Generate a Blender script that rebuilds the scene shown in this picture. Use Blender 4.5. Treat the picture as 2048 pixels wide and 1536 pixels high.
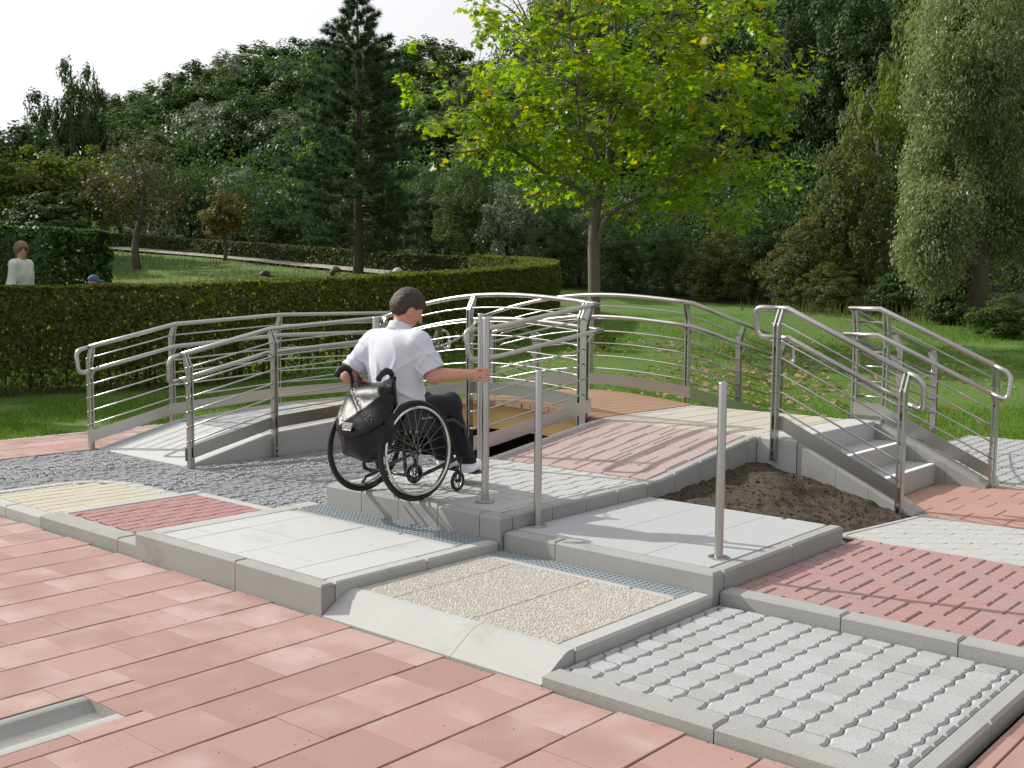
import bpy, bmesh, math, random
import numpy as np
from mathutils import Vector, Matrix
random.seed(7); RNG = np.random.default_rng(11)
for o in list(bpy.data.objects): bpy.data.objects.remove(o)
SC = bpy.context.scene
COL = SC.collection
# ------------------------------------------------------------------ camera
# world axes: x runs along the front kerb, y away from it across the plaza, z up, metres
CR = np.array([[0.75413571, 0.65667142, 0.00787332],
               [0.06343939, -0.06091189, -0.99612509],
               [-0.65364729, 0.75171297, -0.08759466]])
CP = np.array([4.08481543, -3.26585133, 1.57372974])
FE = 2186.605
cam = bpy.data.cameras.new('camera'); camo = bpy.data.objects.new('camera', cam); COL.objects.link(camo)
M = Matrix.Identity(4)
for r in range(3):
    M[r][0] = CR[0][r]; M[r][1] = -CR[1][r]; M[r][2] = -CR[2][r]; M[r][3] = CP[r]
camo.matrix_world = M
cam.sensor_width = 36; cam.lens = 36 * FE / 2048; cam.clip_start = .1; cam.clip_end = 2000
SC.camera = camo
# ------------------------------------------------------------------ sky and sun
SUN = np.array([-1.39, -.38, 1.0]); SUN /= np.linalg.norm(SUN)
elev = math.asin(SUN[2]); azim = math.atan2(SUN[0], SUN[1])
W = bpy.data.worlds.new('World'); SC.world = W; W.use_nodes = True
nt = W.node_tree; nt.nodes.clear()
def N(t, **k):
    n = nt.nodes.new(t)
    for a, b in k.items(): setattr(n, a, b)
    return n
wo = N('ShaderNodeOutputWorld'); bg = N('ShaderNodeBackground'); bg.inputs['Strength'].default_value = .1
sky = N('ShaderNodeTexSky', sky_type='NISHITA', sun_disc=False, sun_elevation=elev, sun_rotation=azim, altitude=300, air_density=1.0, dust_density=1.6, ozone_density=1.0)
tc = N('ShaderNodeTexCoord'); mp = N('ShaderNodeMapping'); mp.inputs['Scale'].default_value = (1.0, 1.0, 3.2)
nz = N('ShaderNodeTexNoise'); nz.inputs['Scale'].default_value = 3.4; nz.inputs['Detail'].default_value = 7; nz.inputs['Roughness'].default_value = .62
rp = N('ShaderNodeValToRGB'); rp.color_ramp.elements[0].position = .24; rp.color_ramp.elements[1].position = .43
mx = N('ShaderNodeMix', data_type='RGBA')
# thin cloud, brighter towards the sun
dp = N('ShaderNodeVectorMath', operation='DOT_PRODUCT'); dp.inputs[1].default_value = tuple(SUN); nv = N('ShaderNodeVectorMath', operation='NORMALIZE')
cl = N('ShaderNodeMath', operation='MAXIMUM'); cl.inputs[1].default_value = 0; sq = N('ShaderNodeMath', operation='POWER'); sq.inputs[1].default_value = 1.6
ma = N('ShaderNodeMath', operation='MULTIPLY_ADD'); ma.inputs[1].default_value = 7.6; ma.inputs[2].default_value = 6.6; cc = N('ShaderNodeCombineColor'); mb_ = N('ShaderNodeMath', operation='MULTIPLY'); mb_.inputs[1].default_value = 1.03
nt.links.new(tc.outputs['Generated'], nv.inputs[0]); nt.links.new(nv.outputs[0], dp.inputs[0]); nt.links.new(dp.outputs['Value'], cl.inputs[0]); nt.links.new(cl.outputs[0], sq.inputs[0]); nt.links.new(sq.outputs[0], ma.inputs[0])
nt.links.new(ma.outputs[0], cc.inputs[0]); nt.links.new(ma.outputs[0], cc.inputs[1]); nt.links.new(ma.outputs[0], mb_.inputs[0]); nt.links.new(mb_.outputs[0], cc.inputs[2]); nt.links.new(cc.outputs[0], mx.inputs[7])
nt.links.new(tc.outputs['Generated'], mp.inputs['Vector']); nt.links.new(mp.outputs[0], nz.inputs['Vector'])
nt.links.new(nz.outputs['Fac'], rp.inputs['Fac']); nt.links.new(rp.outputs['Color'], mx.inputs[0])
nt.links.new(sky.outputs[0], mx.inputs[6]); nt.links.new(mx.outputs[2], bg.inputs['Color']); nt.links.new(bg.outputs[0], wo.inputs['Surface'])
sl = bpy.data.lights.new('sun', 'SUN'); sl.energy = 4.9; sl.angle = math.radians(.6); sl.color = (1.0, .95, .87)
so = bpy.data.objects.new('sun', sl); COL.objects.link(so)
so.rotation_euler = Vector(SUN.tolist()).to_track_quat('Z', 'Y').to_euler()
SC.view_settings.view_transform = 'Standard'; SC.view_settings.look = 'None'; SC.view_settings.gamma = 1; SC.view_settings.exposure = 0.0
SC.view_settings.use_curve_mapping = False
SC.render.engine = 'CYCLES'
SC.cycles.use_denoising = True
try: SC.cycles.denoiser = 'OPENIMAGEDENOISE'
except Exception: pass
SC.cycles.max_bounces = 7; SC.cycles.diffuse_bounces = 3; SC.cycles.glossy_bounces = 3; SC.cycles.transmission_bounces = 4; SC.cycles.transparent_max_bounces = 6
SC.cycles.sample_clamp_indirect = 6

# ------------------------------------------------------------------ camera maths used to lay out the planting
def col_at(px, depth):
    """ground position under image column px at this distance from the camera"""
    a = (px - 1024) / FE
    f = CR[2][:2] / np.linalg.norm(CR[2][:2]); r = np.array([f[1], -f[0]])
    return CP[:2] + depth * (f + a * r)
def hor(px): return 567.6 + .0079 * px
def z_for(px, py, depth): return CP[2] + (hor(px) - py) / FE * depth
FWD = CR[2][:2] / np.linalg.norm(CR[2][:2]); RGT = np.array([FWD[1], -FWD[0]])
def dist(x, y): return (np.asarray(x) - CP[0]) * FWD[0] + (np.asarray(y) - CP[1]) * FWD[1]
def side(x, y): return (np.asarray(x) - CP[0]) * RGT[0] + (np.asarray(y) - CP[1]) * RGT[1]
_TD = [0, 12.4, 16, 22, 33, 50, 60, 75, 100, 140]; _TZ = [0, 0, .2, .46, 1.10, 2.75, 3.7, 7.5, 16, 26]
def tz(x, y):
    d = dist(x, y); z = np.interp(d, _TD, _TZ)
    a = side(x, y) / np.maximum(d, 1)
    dip = .30 * np.exp(-((d - 20) / 1.9) ** 2) / (1 + np.exp((a + .05) * 60))
    far = np.clip((d - 33) / 30, 0, 1); z = z - far * np.clip(a, -.1, .5) * 3.0
    hl = np.interp(a, [-.42, -.24], [.25, 1.0]); z = np.where(d > 60, 3.7 + (z - 3.7) * hl, z)
    return z - dip
def proj(p):
    p = np.atleast_2d(p); q = (p - CP) @ CR.T
    return np.c_[q[:, 0] / q[:, 2] * FE + 1024, q[:, 1] / q[:, 2] * FE + 768, q[:, 2]]
def seen(x, y, z=0., m=520):
    q = proj([[x, y, z]])[0]; return q[2] > .3 and -m < q[0] < 2048 + m and -m < q[1] < 1536 + m

# ------------------------------------------------------------------ mesh helpers
def new_obj(name, me, mat=None, parent=None):
    o = bpy.data.objects.new(name, me); COL.objects.link(o)
    if mat is not None and me is not None and not me.materials: me.materials.append(mat)
    if parent is not None: o.parent = parent
    return o
def mesh(name, v, f, smooth=False):
    me = bpy.data.meshes.new(name)
    v = np.asarray(v, dtype=np.float32).reshape(-1, 3)
    if isinstance(f, np.ndarray):
        n, k = f.shape
        me.vertices.add(len(v)); me.vertices.foreach_set('co', v.ravel())
        me.loops.add(n * k); me.loops.foreach_set('vertex_index', f.astype(np.int32).ravel())
        me.polygons.add(n); me.polygons.foreach_set('loop_start', np.arange(0, n * k, k, dtype=np.int32))
        try: me.polygons.foreach_set('loop_total', np.full(n, k, dtype=np.int32))
        except Exception: pass
        me.update(calc_edges=True); me.validate()
    else:
        me.from_pydata(v.tolist(), [], f); me.update()
    if smooth:
        me.polygons.foreach_set('use_smooth', np.ones(len(me.polygons), dtype=bool))
    return me
class MB:
    def __init__(s): s.v = []; s.f = []
    def add(s, v, f):
        b = len(s.v); s.v += [tuple(map(float, p)) for p in v]; s.f += [tuple(i + b for i in q) for q in f]; return s
    def box(s, a, b, ch=0):
        x0, y0, z0 = a; x1, y1, z1 = b
        if ch <= 0:
            v = [(x0,y0,z0),(x1,y0,z0),(x1,y1,z0),(x0,y1,z0),(x0,y0,z1),(x1,y0,z1),(x1,y1,z1),(x0,y1,z1)]
            return s.add(v, [(3,2,1,0),(4,5,6,7),(0,1,5,4),(1,2,6,5),(2,3,7,6),(3,0,4,7)])
        return s.prism([(x0,y0),(x1,y0),(x1,y1),(x0,y1)], z0, lambda x, y: z1, ch)
    def prism(s, poly, z0, zf, ch=.004, g=0):
        """polygon block with a chamfered top following the surface zf(x, y)"""
        p = inset(poly, g) if g else poly
        t = inset(p, ch); n = len(p)
        zz = (lambda x, y: z0) if not callable(z0) else z0
        v = [(x, y, zz(x, y)) for x, y in p] + [(x, y, zf(x, y) - ch * .8) for x, y in p] + [(x, y, zf(x, y)) for x, y in t]
        f = [(i, (i + 1) % n, n + (i + 1) % n, n + i) for i in range(n)] + [(n + i, n + (i + 1) % n, 2*n + (i + 1) % n, 2*n + i) for i in range(n)] + [tuple(range(2*n, 3*n))]
        return s.add(v, f)
    def bar(s, p, q, w, h, up=(0, 0, 1)):
        p = np.array(p, float); q = np.array(q, float); d = q - p; d /= np.linalg.norm(d)
        u = np.array(up, float); sd = np.cross(d, u); sd /= np.linalg.norm(sd); u = np.cross(sd, d)
        v = [e + a * sd * w / 2 + b * u * h / 2 for e in (p, q) for a, b in ((-1,-1),(1,-1),(1,1),(-1,1))]
        return s.add(v, [(3,2,1,0),(4,5,6,7),(0,1,5,4),(1,2,6,5),(2,3,7,6),(3,0,4,7)])
    def tube(s, pts, r, n=8, closed=False, cap=True):
        v, f = tube(pts, r, n, closed, cap); return s.add(v, f)
    def build(s, name, mat, parent=None, smooth=False): return new_obj(name, mesh(name, s.v, s.f, smooth), mat, parent)
def tube(pts, r, n=8, closed=False, cap=True):
    P = [np.array(p, float) for p in pts]; m = len(P)
    rr = r if hasattr(r, '__len__') else [r] * m
    dirs = []
    for i in range(m - 1 + (1 if closed else 0)):
        d = P[(i + 1) % m] - P[i]; dirs.append(d / (np.linalg.norm(d) + 1e-12))
    v = []; nrm = None
    for i in range(m):
        if closed: di, do = dirs[i - 1], dirs[i]
        else: di = dirs[max(i - 1, 0)]; do = dirs[min(i, m - 2)]
        if i == 0 and not closed: di = do
        t = di + do; t /= np.linalg.norm(t) + 1e-12
        if nrm is None:
            a = np.array([0, 0, 1.]) if abs(di[2]) < .9 else np.array([1., 0, 0]); nrm = a
        nrm = nrm - di * (nrm @ di); nrm /= np.linalg.norm(nrm) + 1e-12
        b = np.cross(di, nrm); c = di @ t
        for k in range(n):
            an = 2 * math.pi * k / n; o = (math.cos(an) * nrm + math.sin(an) * b) * rr[i]
            v.append(P[i] + o - di * ((o @ t) / c if c > .3 else 0))
    f = []
    for i in range(m if closed else m - 1):
        j = (i + 1) % m
        for k in range(n): f.append((i*n + k, i*n + (k + 1) % n, j*n + (k + 1) % n, j*n + k))
    if cap and not closed: f.append(tuple(range(n - 1, -1, -1))); f.append(tuple((m - 1) * n + k for k in range(n)))
    return v, f
def area(p): return .5 * sum(p[i][0] * p[(i+1) % len(p)][1] - p[(i+1) % len(p)][0] * p[i][1] for i in range(len(p)))
def inset(poly, d):
    n = len(poly); s = 1 if area(poly) > 0 else -1; out = []
    for i in range(n):
        a = np.array(poly[i-1]); b = np.array(poly[i]); c = np.array(poly[(i+1) % n])
        e1 = b - a; e2 = c - b; l1 = np.hypot(*e1) + 1e-9; l2 = np.hypot(*e2) + 1e-9
        n1 = np.array([-e1[1], e1[0]]) / l1 * s; n2 = np.array([-e2[1], e2[0]]) / l2 * s
        m = n1 + n2; k = m @ m
        out.append(tuple(b + m * (2 * d / max(k, 1.0))))
    return out
def clip(poly, x0, y0, x1, y1):
    def cut(p, ax, lim, keep):
        o = []
        for i in range(len(p)):
            a, b = p[i-1], p[i]; ia = keep * (a[ax] - lim) >= 0; ib = keep * (b[ax] - lim) >= 0
            if ia != ib:
                t = (lim - a[ax]) / (b[ax] - a[ax]); o.append((a[0] + t*(b[0]-a[0]), a[1] + t*(b[1]-a[1])))
            if ib: o.append(b)
        return o
    for ax, lim, k in ((0, x0, 1), (0, x1, -1), (1, y0, 1), (1, y1, -1)):
        if poly: poly = cut(poly, ax, lim, k)
    q = []
    for p in poly:
        if not q or math.hypot(p[0]-q[-1][0], p[1]-q[-1][1]) > 2e-3: q.append(p)
    if len(q) > 1 and math.hypot(q[0][0]-q[-1][0], q[0][1]-q[-1][1]) <= 2e-3: q.pop()
    return q
def lathe(prof, n=24):
    v = [(r * math.cos(2*math.pi*k/n), r * math.sin(2*math.pi*k/n), z) for r, z in prof for k in range(n)]
    f = [(i*n + k, i*n + (k+1) % n, (i+1)*n + (k+1) % n, (i+1)*n + k) for i in range(len(prof)-1) for k in range(n)]
    f.append(tuple((len(prof)-1)*n + k for k in range(n))); return v, f
def tag(o, label=None, cat=None, group=None, kind=None):
    if label: o['label'] = label
    if cat: o['category'] = cat
    if group: o['group'] = group
    if kind: o['kind'] = kind
    return o
def empty(name, loc=(0, 0, 0), **k):
    o = bpy.data.objects.new(name, None); COL.objects.link(o); o.location = loc; o.empty_display_size = .1
    return tag(o, **k)
def rel(o, parent):
    """keep a world-built mesh in place under a parent that is not at the origin"""
    o.parent = parent; o.matrix_parent_inverse = Matrix.Translation(-Vector(parent.location)); return o

# ------------------------------------------------------------------ materials
MATS = {}
PAVE = 'kerb kerb_light slab_white red_tile_right yellow beige red_wave herring pink wave_grey grey_paver granite cobble sand_joint joint_dark joint_red pebble_bed'.split()
def material(name, col, rough=.8, col2=None, rnd=None, nscale=6, ndet=6, bump=0, bscale=60, metal=0, speck=None, spscale=220, coat=0, spec=.4, amt=.5, stain=None):
    """col/col2 mixed by noise in place; rnd = (r,g,b) other colour reached by some pieces; speck = fine grain colour"""
    if name in PAVE:
        k_ = lambda c: None if c is None else tuple(.76 * x for x in c)
        col, col2, rnd, speck, stain = map(k_, (col, col2, rnd, speck, stain))
    m = bpy.data.materials.new(name); m.use_nodes = True; t = m.node_tree; b = t.nodes['Principled BSDF']
    L = t.links.new
    b.inputs['Roughness'].default_value = rough; b.inputs['Metallic'].default_value = metal
    b.inputs['Specular IOR Level'].default_value = spec; b.inputs['Coat Weight'].default_value = coat
    g = t.nodes.new('ShaderNodeNewGeometry')
    cur = t.nodes.new('ShaderNodeRGB'); cur.outputs[0].default_value = (*col, 1); cur = cur.outputs[0]
    def mixn(fac, a, c2):
        x = t.nodes.new('ShaderNodeMix'); x.data_type = 'RGBA'
        if isinstance(fac, float): x.inputs[0].default_value = fac
        else: L(fac, x.inputs[0])
        L(a, x.inputs[6])
        if isinstance(c2, tuple): x.inputs[7].default_value = (*c2, 1)
        else: L(c2, x.inputs[7])
        return x.outputs[2]
    def noise(scale, det=6, ro=.55):
        n = t.nodes.new('ShaderNodeTexNoise'); n.inputs['Scale'].default_value = scale; n.inputs['Detail'].default_value = det; n.inputs['Roughness'].default_value = ro
        L(g.outputs['Position'], n.inputs['Vector']); return n.outputs['Fac']
    def ramp(src, a, c):
        r = t.nodes.new('ShaderNodeMapRange'); r.inputs['From Min'].default_value = a; r.inputs['From Max'].default_value = c; L(src, r.inputs['Value']); return r.outputs['Result']
    if rnd is not None:
        oi = t.nodes.new('ShaderNodeObjectInfo'); cur = mixn(ramp(oi.outputs['Random'], .0, 1.0), cur, rnd)
    if col2 is not None: cur = mixn(ramp(noise(nscale, ndet), .5 - .25 / max(amt, .1), .5 + .25 / max(amt, .1)), cur, col2)
    if stain is not None: cur = mixn(ramp(noise(1.7, 8, .7), .56, .72), cur, stain)
    if speck is not None: cur = mixn(ramp(noise(spscale, 2, .5), .5, .62), cur, speck)
    L(cur, b.inputs['Base Color'])
    if bump:
        bn = t.nodes.new('ShaderNodeBump'); bn.inputs['Strength'].default_value = bump; bn.inputs['Distance'].default_value = .004
        L(noise(bscale, 5, .6), bn.inputs['Height']); L(bn.outputs[0], b.inputs['Normal'])
    MATS[name] = m; return m
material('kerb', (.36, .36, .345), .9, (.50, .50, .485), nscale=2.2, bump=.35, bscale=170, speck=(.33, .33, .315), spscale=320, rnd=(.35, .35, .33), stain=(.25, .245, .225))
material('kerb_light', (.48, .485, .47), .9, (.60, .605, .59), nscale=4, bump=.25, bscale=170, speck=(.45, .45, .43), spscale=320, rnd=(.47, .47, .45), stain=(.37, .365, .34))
material('slab_white', (.55, .56, .545), .85, (.64, .645, .63), nscale=2.4, bump=.15, bscale=120, speck=(.50, .51, .49), rnd=(.58, .585, .57), stain=(.45, .445, .42))
def tile_mat(name, dark, midc, pale):
    m = material(name, midc, .8, bump=.06, bscale=260); t = m.node_tree; L = t.links.new; b = t.nodes['Principled BSDF']
    oi = t.nodes.new('ShaderNodeObjectInfo'); g = t.nodes.new('ShaderNodeNewGeometry')
    def noise(sc, det, ro):
        n = t.nodes.new('ShaderNodeTexNoise'); n.noise_dimensions = '4D'; n.inputs['Scale'].default_value = sc; n.inputs['Detail'].default_value = det; n.inputs['Roughness'].default_value = ro
        mu = t.nodes.new('ShaderNodeMath'); mu.operation = 'MULTIPLY'; mu.inputs[1].default_value = 40; L(oi.outputs['Random'], mu.inputs[0]); L(mu.outputs[0], n.inputs['W']); L(g.outputs['Position'], n.inputs['Vector']); return n.outputs['Fac']
    def mr(src, a, c):
        r = t.nodes.new('ShaderNodeMapRange'); r.interpolation_type = 'SMOOTHSTEP'; r.inputs['From Min'].default_value = a; r.inputs['From Max'].default_value = c; L(src, r.inputs['Value']); return r.outputs['Result']
    def mix(f, a, c):
        x = t.nodes.new('ShaderNodeMix'); x.data_type = 'RGBA'; L(f, x.inputs[0])
        for q, i in ((a, 6), (c, 7)):
            if isinstance(q, tuple): x.inputs[i].default_value = (*q, 1)
            else: L(q, x.inputs[i])
        return x.outputs[2]
    wn = t.nodes.new('ShaderNodeTexWhiteNoise'); wn.noise_dimensions = '1D'; L(oi.outputs['Random'], wn.inputs['W'])
    base = mix(mr(oi.outputs['Random'], .25, .85), dark, midc)
    add = t.nodes.new('ShaderNodeMath'); add.operation = 'MULTIPLY_ADD'; add.inputs[1].default_value = .30; L(wn.outputs['Value'], add.inputs[0]); L(noise(3.6, 2, .45), add.inputs[2])
    c = mix(mr(add.outputs[0], .56, 1.0), base, pale)
    c = mix(mr(noise(14, 5, .65), .55, .85), c, tuple(x * .85 for x in dark)); c = mix(mr(noise(420, 2, .5), .52, .75), c, tuple(x * .78 for x in dark)); c = mix(mr(noise(60, 4, .7), .66, .80), c, tuple(x * 1.12 for x in pale))
    L(c, b.inputs['Base Color'])
tile_mat('red_tile', (.300, .178, .150), (.358, .222, .188), (.430, .315, .288))
material('red_tile_right', (.42, .225, .175), .8, (.50, .31, .255), nscale=3, bump=.12, bscale=200, rnd=(.50, .27, .20))
material('yellow', (.52, .475, .36), .85, (.58, .535, .42), nscale=5, bump=.2, bscale=150, rnd=(.56, .52, .42))
material('beige', (.49, .45, .375), .85, (.56, .52, .44), nscale=5, bump=.2, bscale=150, rnd=(.55, .50, .42))
material('red_wave', (.38, .185, .175), .85, (.44, .245, .235), nscale=6, bump=.2, bscale=150, rnd=(.41, .225, .215))
material('herring', (.45, .20, .185), .85, (.49, .345, .335), nscale=9, bump=.25, bscale=160, speck=(.36, .19, .18), rnd=(.36, .27, .27))
material('pink', (.50, .375, .345), .9, (.56, .445, .415), nscale=60, bump=.7, bscale=220, speck=(.36, .25, .23), spscale=160, rnd=(.50, .39, .36))
material('wave_grey', (.35, .355, .35), .85, (.48, .485, .48), nscale=5, bump=.3, bscale=160, speck=(.34, .34, .33), rnd=(.56, .59, .62))
material('grey_paver', (.46, .47, .46), .85, (.54, .545, .53), nscale=5, bump=.2, bscale=160, rnd=(.50, .50, .48))
material('granite', (.50, .515, .53), .75, (.55, .56, .57), nscale=8, bump=.12, bscale=240, speck=(.34, .35, .36), spscale=300, rnd=(.52, .53, .545))
material('cobble', (.235, .25, .265), .75, (.33, .345, .36), nscale=20, bump=.5, bscale=120, speck=(.17, .18, .19), rnd=(.30, .31, .315))
material('sand_joint', (.34, .31, .25), .95, (.26, .235, .19), nscale=30)
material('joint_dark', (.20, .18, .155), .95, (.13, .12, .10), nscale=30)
material('joint_red', (.24, .15, .12), .95, (.18, .11, .085), nscale=30)
material('pebble_bed', (.52, .50, .45), .9, (.60, .58, .53), nscale=40, bump=.4, bscale=200)
material('steel', (.42, .415, .40), .30, (.49, .485, .475), nscale=4, metal=1.0, bump=.05, bscale=400)
material('steel_dark', (.34, .34, .33), .45, (.40, .40, .39), nscale=4, metal=1.0)
material('zinc', (.33, .385, .41), .5, (.42, .47, .50), nscale=12, metal=.35)
material('wood_deck', (.27, .155, .09), .7, (.34, .215, .135), nscale=18, bump=.3, bscale=80, rnd=(.23, .14, .085))
material('wood_beam', (.60, .37, .145), .6, (.66, .44, .20), nscale=6, bump=.1, bscale=60)
material('soil', (.030, .021, .014), 1.0, (.058, .043, .028), nscale=14, bump=1.0, bscale=70, speck=(.085, .068, .05), spscale=90)
material('pit_earth', (.05, .045, .038), 1.0, (.09, .08, .065), nscale=8, bump=1.0, bscale=30)
material('gravel_path', (.30, .27, .23), 1.0, (.38, .35, .31), nscale=10)
material('bark_plane', (.105, .092, .073), .9, (.165, .147, .118), nscale=7, bump=.4, bscale=40)
material('bark_dark', (.075, .062, .048), .95, (.12, .10, .08), nscale=10, bump=.6, bscale=40)
material('skin', (.56, .30, .215), .55, (.50, .245, .17), nscale=30, bump=.08, bscale=250, spec=.35)
material('skin_pale', (.42, .25, .18), .6)
material('hair_brown', (.026, .017, .011), .5, (.058, .038, .024), nscale=110, bump=1.0, bscale=340)
material('hair_grey', (.36, .35, .34), .6, (.25, .25, .25), nscale=60, bump=.6, bscale=120)
material('hair_black', (.012, .012, .013), .6)
material('shirt_white', (.60, .62, .69), .8, (.57, .595, .67), nscale=8, bump=.05, bscale=500)
material('sweater', (.62, .64, .62), .9, (.56, .58, .56), nscale=12, bump=.2, bscale=200)
material('trousers', (.008, .0085, .011), .8, (.013, .0135, .017), nscale=20, bump=.2, bscale=200)
material('shoe_white', (.78, .80, .84), .5)
material('leather', (.006, .006, .0065), .42, (.010, .010, .011), nscale=10, bump=.35, bscale=80, spec=.30)
material('fabric_black', (.018, .017, .018), .7, (.028, .026, .027), nscale=30)
material('rubber', (.016, .016, .017), .6, bump=.2, bscale=150)
material('black_paint', (.013, .013, .014), .32, spec=.5)
material('chrome', (.66, .66, .65), .16, metal=1.0)
material('badge', (.42, .42, .42), .35, (.25, .25, .25), nscale=60, metal=.8)
material('print_white', (.75, .75, .75), .7)
material('brass', (.62, .50, .27), .3, metal=1.0)
material('cap_blue', (.04, .10, .24), .8, (.05, .13, .30), nscale=40)
material('blue_cloth', (.022, .030, .055), .85)
def foliage(name, c0, c1, c2=None, transl=.42, rough=.55, spec=.25):
    """leaf shader: every leaf (mesh island) gets its own tint, light passes through the blade"""
    m = bpy.data.materials.new(name); m.use_nodes = True; t = m.node_tree; b = t.nodes['Principled BSDF']; L = t.links.new
    out = t.nodes['Material Output']
    g = t.nodes.new('ShaderNodeNewGeometry'); r = t.nodes.new('ShaderNodeValToRGB')
    e = r.color_ramp.elements; e[0].color = (*c0, 1); e[1].color = (*c1, 1); e[0].position = .0; e[1].position = .9
    if c2 is not None:
        x = e.new(.93); x.color = (*c1, 1); y = e.new(.97); y.color = (*c2, 1)
    L(g.outputs['Random Per Island'], r.inputs['Fac'])
    b.inputs['Roughness'].default_value = rough; b.inputs['Specular IOR Level'].default_value = spec
    L(r.outputs['Color'], b.inputs['Base Color'])
    tr = t.nodes.new('ShaderNodeBsdfTranslucent'); hs = t.nodes.new('ShaderNodeHueSaturation'); hs.inputs['Saturation'].default_value = 1.15; hs.inputs['Value'].default_value = 1.5
    L(r.outputs['Color'], hs.inputs['Color']); L(hs.outputs[0], tr.inputs['Color'])
    mx = t.nodes.new('ShaderNodeMixShader'); mx.inputs[0].default_value = transl
    L(b.outputs[0], mx.inputs[1]); L(tr.outputs[0], mx.inputs[2]); L(mx.outputs[0], out.inputs['Surface'])
    MATS[name] = m; return m
foliage('leaf_plane', (.155, .245, .030), (.245, .335, .045), (.36, .29, .045), transl=.56, rough=.38, spec=.5)
foliage('leaf_hedge', (.055, .082, .016), (.120, .138, .024), (.24, .185, .03), transl=.45)
foliage('leaf_hedge_far', (.05, .07, .018), (.085, .10, .025), None, transl=.35)
foliage('leaf_dark', (.034, .066, .018), (.066, .112, .028), None, transl=.33)
foliage('leaf_mid', (.050, .092, .022), (.090, .145, .034), (.16, .14, .03), transl=.38)
foliage('leaf_yellowish', (.080, .120, .018), (.130, .170, .026), (.19, .14, .02), transl=.42)
foliage('leaf_bright', (.09, .17, .025), (.13, .22, .03), None, transl=.45)
foliage('leaf_silver', (.095, .125, .070), (.165, .195, .12), None, transl=.33, rough=.4, spec=.5)
foliage('leaf_willow', (.15, .195, .075), (.24, .285, .13), (.29, .27, .10), transl=.4, rough=.42, spec=.45)
foliage('leaf_brown', (.070, .092, .022), (.120, .128, .034), (.17, .105, .03), transl=.4)
foliage('leaf_autumn', (.095, .095, .022), (.14, .115, .026), (.19, .11, .02), transl=.4)
foliage('leaf_sparse', (.060, .058, .026), (.085, .070, .035), (.13, .08, .03), transl=.3)
foliage('needle', (.034, .064, .026), (.062, .100, .042), None, transl=.2)
foliage('grass_blade', (.075, .165, .014), (.125, .225, .024), (.19, .19, .05), transl=.42)
foliage('meadow_blade', (.09, .125, .03), (.15, .17, .055), (.25, .22, .11), transl=.4)
foliage('weed_blade', (.065, .085, .028), (.11, .115, .045), (.17, .12, .06), transl=.35)
foliage('litter', (.26, .165, .095), (.38, .26, .165), (.42, .34, .12), transl=.15)
def lawn_mat():
    m = material('lawn', (.055, .115, .012), 1.0, (.085, .155, .018), nscale=2.2, ndet=9, bump=.8, bscale=25, stain=(.19, .15, .08)); return m
lawn_mat()
# ================================================================== plaza levels
RX0, RX1 = -1.46, .06          # right-hand test ramp between these x
LX0, LX1 = -5.75, -4.20        # left-hand ramp
def z_ramp(x, y): return float(np.interp(y, [2.85, 2.95, 4.12, 4.28], [.288, .297, .452, .466]))
def z_left(x, y): return float(np.interp(y, [1.98, 2.85, 4.15, 5.78, 6.9], [.004, .205, .283, .285, .0]))
_BU = [-4.2, -3.85, -3.5, -3.2, -2.9, -2.55, -2.2, -1.8, -1.46]; _BZ = [.285, .372, .448, .497, .522, .536, .526, .499, .468]
def z_bridge(x, y=0):
    c = np.polyfit(_BU, _BZ, 4); return float(np.polyval(c, x))
def flat(z): return lambda x, y: z
def field(label, x0, y0, x1, y1, zf, bed, depth=.012, z0=-.02, cat='pavement', name='pavement', ny=1, hole=None):
    """the bed that fills the joints of one paved field; its stones become children"""
    mb = MB(); ys = np.linspace(y0, y1, ny + 1); v = []; 
    for y in ys: v += [(x0, y, zf(x0, y) - depth), (x1, y, zf(x1, y) - depth)]
    mb.add(v, [(2*i, 2*i+1, 2*i+3, 2*i+2) for i in range(ny)])
    o = mb.build(name, MATS[bed]); tag(o, label, cat, kind='structure'); return o
def pave(root, polys, zf, mat, name='paving_stone', box=None, g=.003, ch=.003, h=.05, jit=.0012, lim=290, minarea=.0006):
    items = []
    for p in polys:
        if box: p = clip(p, *box)
        if len(p) < 3: continue
        if area(p) < 0: p = p[::-1]
        if area(p) < minarea: continue
        c = np.mean(p, axis=0)
        if not seen(c[0], c[1], zf(*c)): continue
        items.append((proj([[c[0], c[1], zf(*c)]])[0][2] + (0 if seen(c[0], c[1], zf(*c), 60) else 1000), p))
    items.sort(key=lambda t: t[0]); rest = MB()
    for n, (_, p) in enumerate(items):
        j = random.uniform(-jit, jit); zz = (lambda x, y, j=j: zf(x, y) + j); zb = (lambda x, y: zf(x, y) - h)
        if n < lim:
            mb = MB(); mb.prism(p, zb, zz, ch, g); mb.build(name, MATS[mat], root)
        else: rest.prism(p, zb, zz, ch, g)
    if rest.v: tag(rest.build(name, MATS[mat], root), kind='stuff')
def gap_y(P, d): 
    out = []
    for p in P:
        c = np.mean([q[1] for q in p]); h = max(q[1] for q in p) - c
        out.append([(x, c + (y - c) * (1 - d / h)) for x, y in p])
    return out
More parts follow.
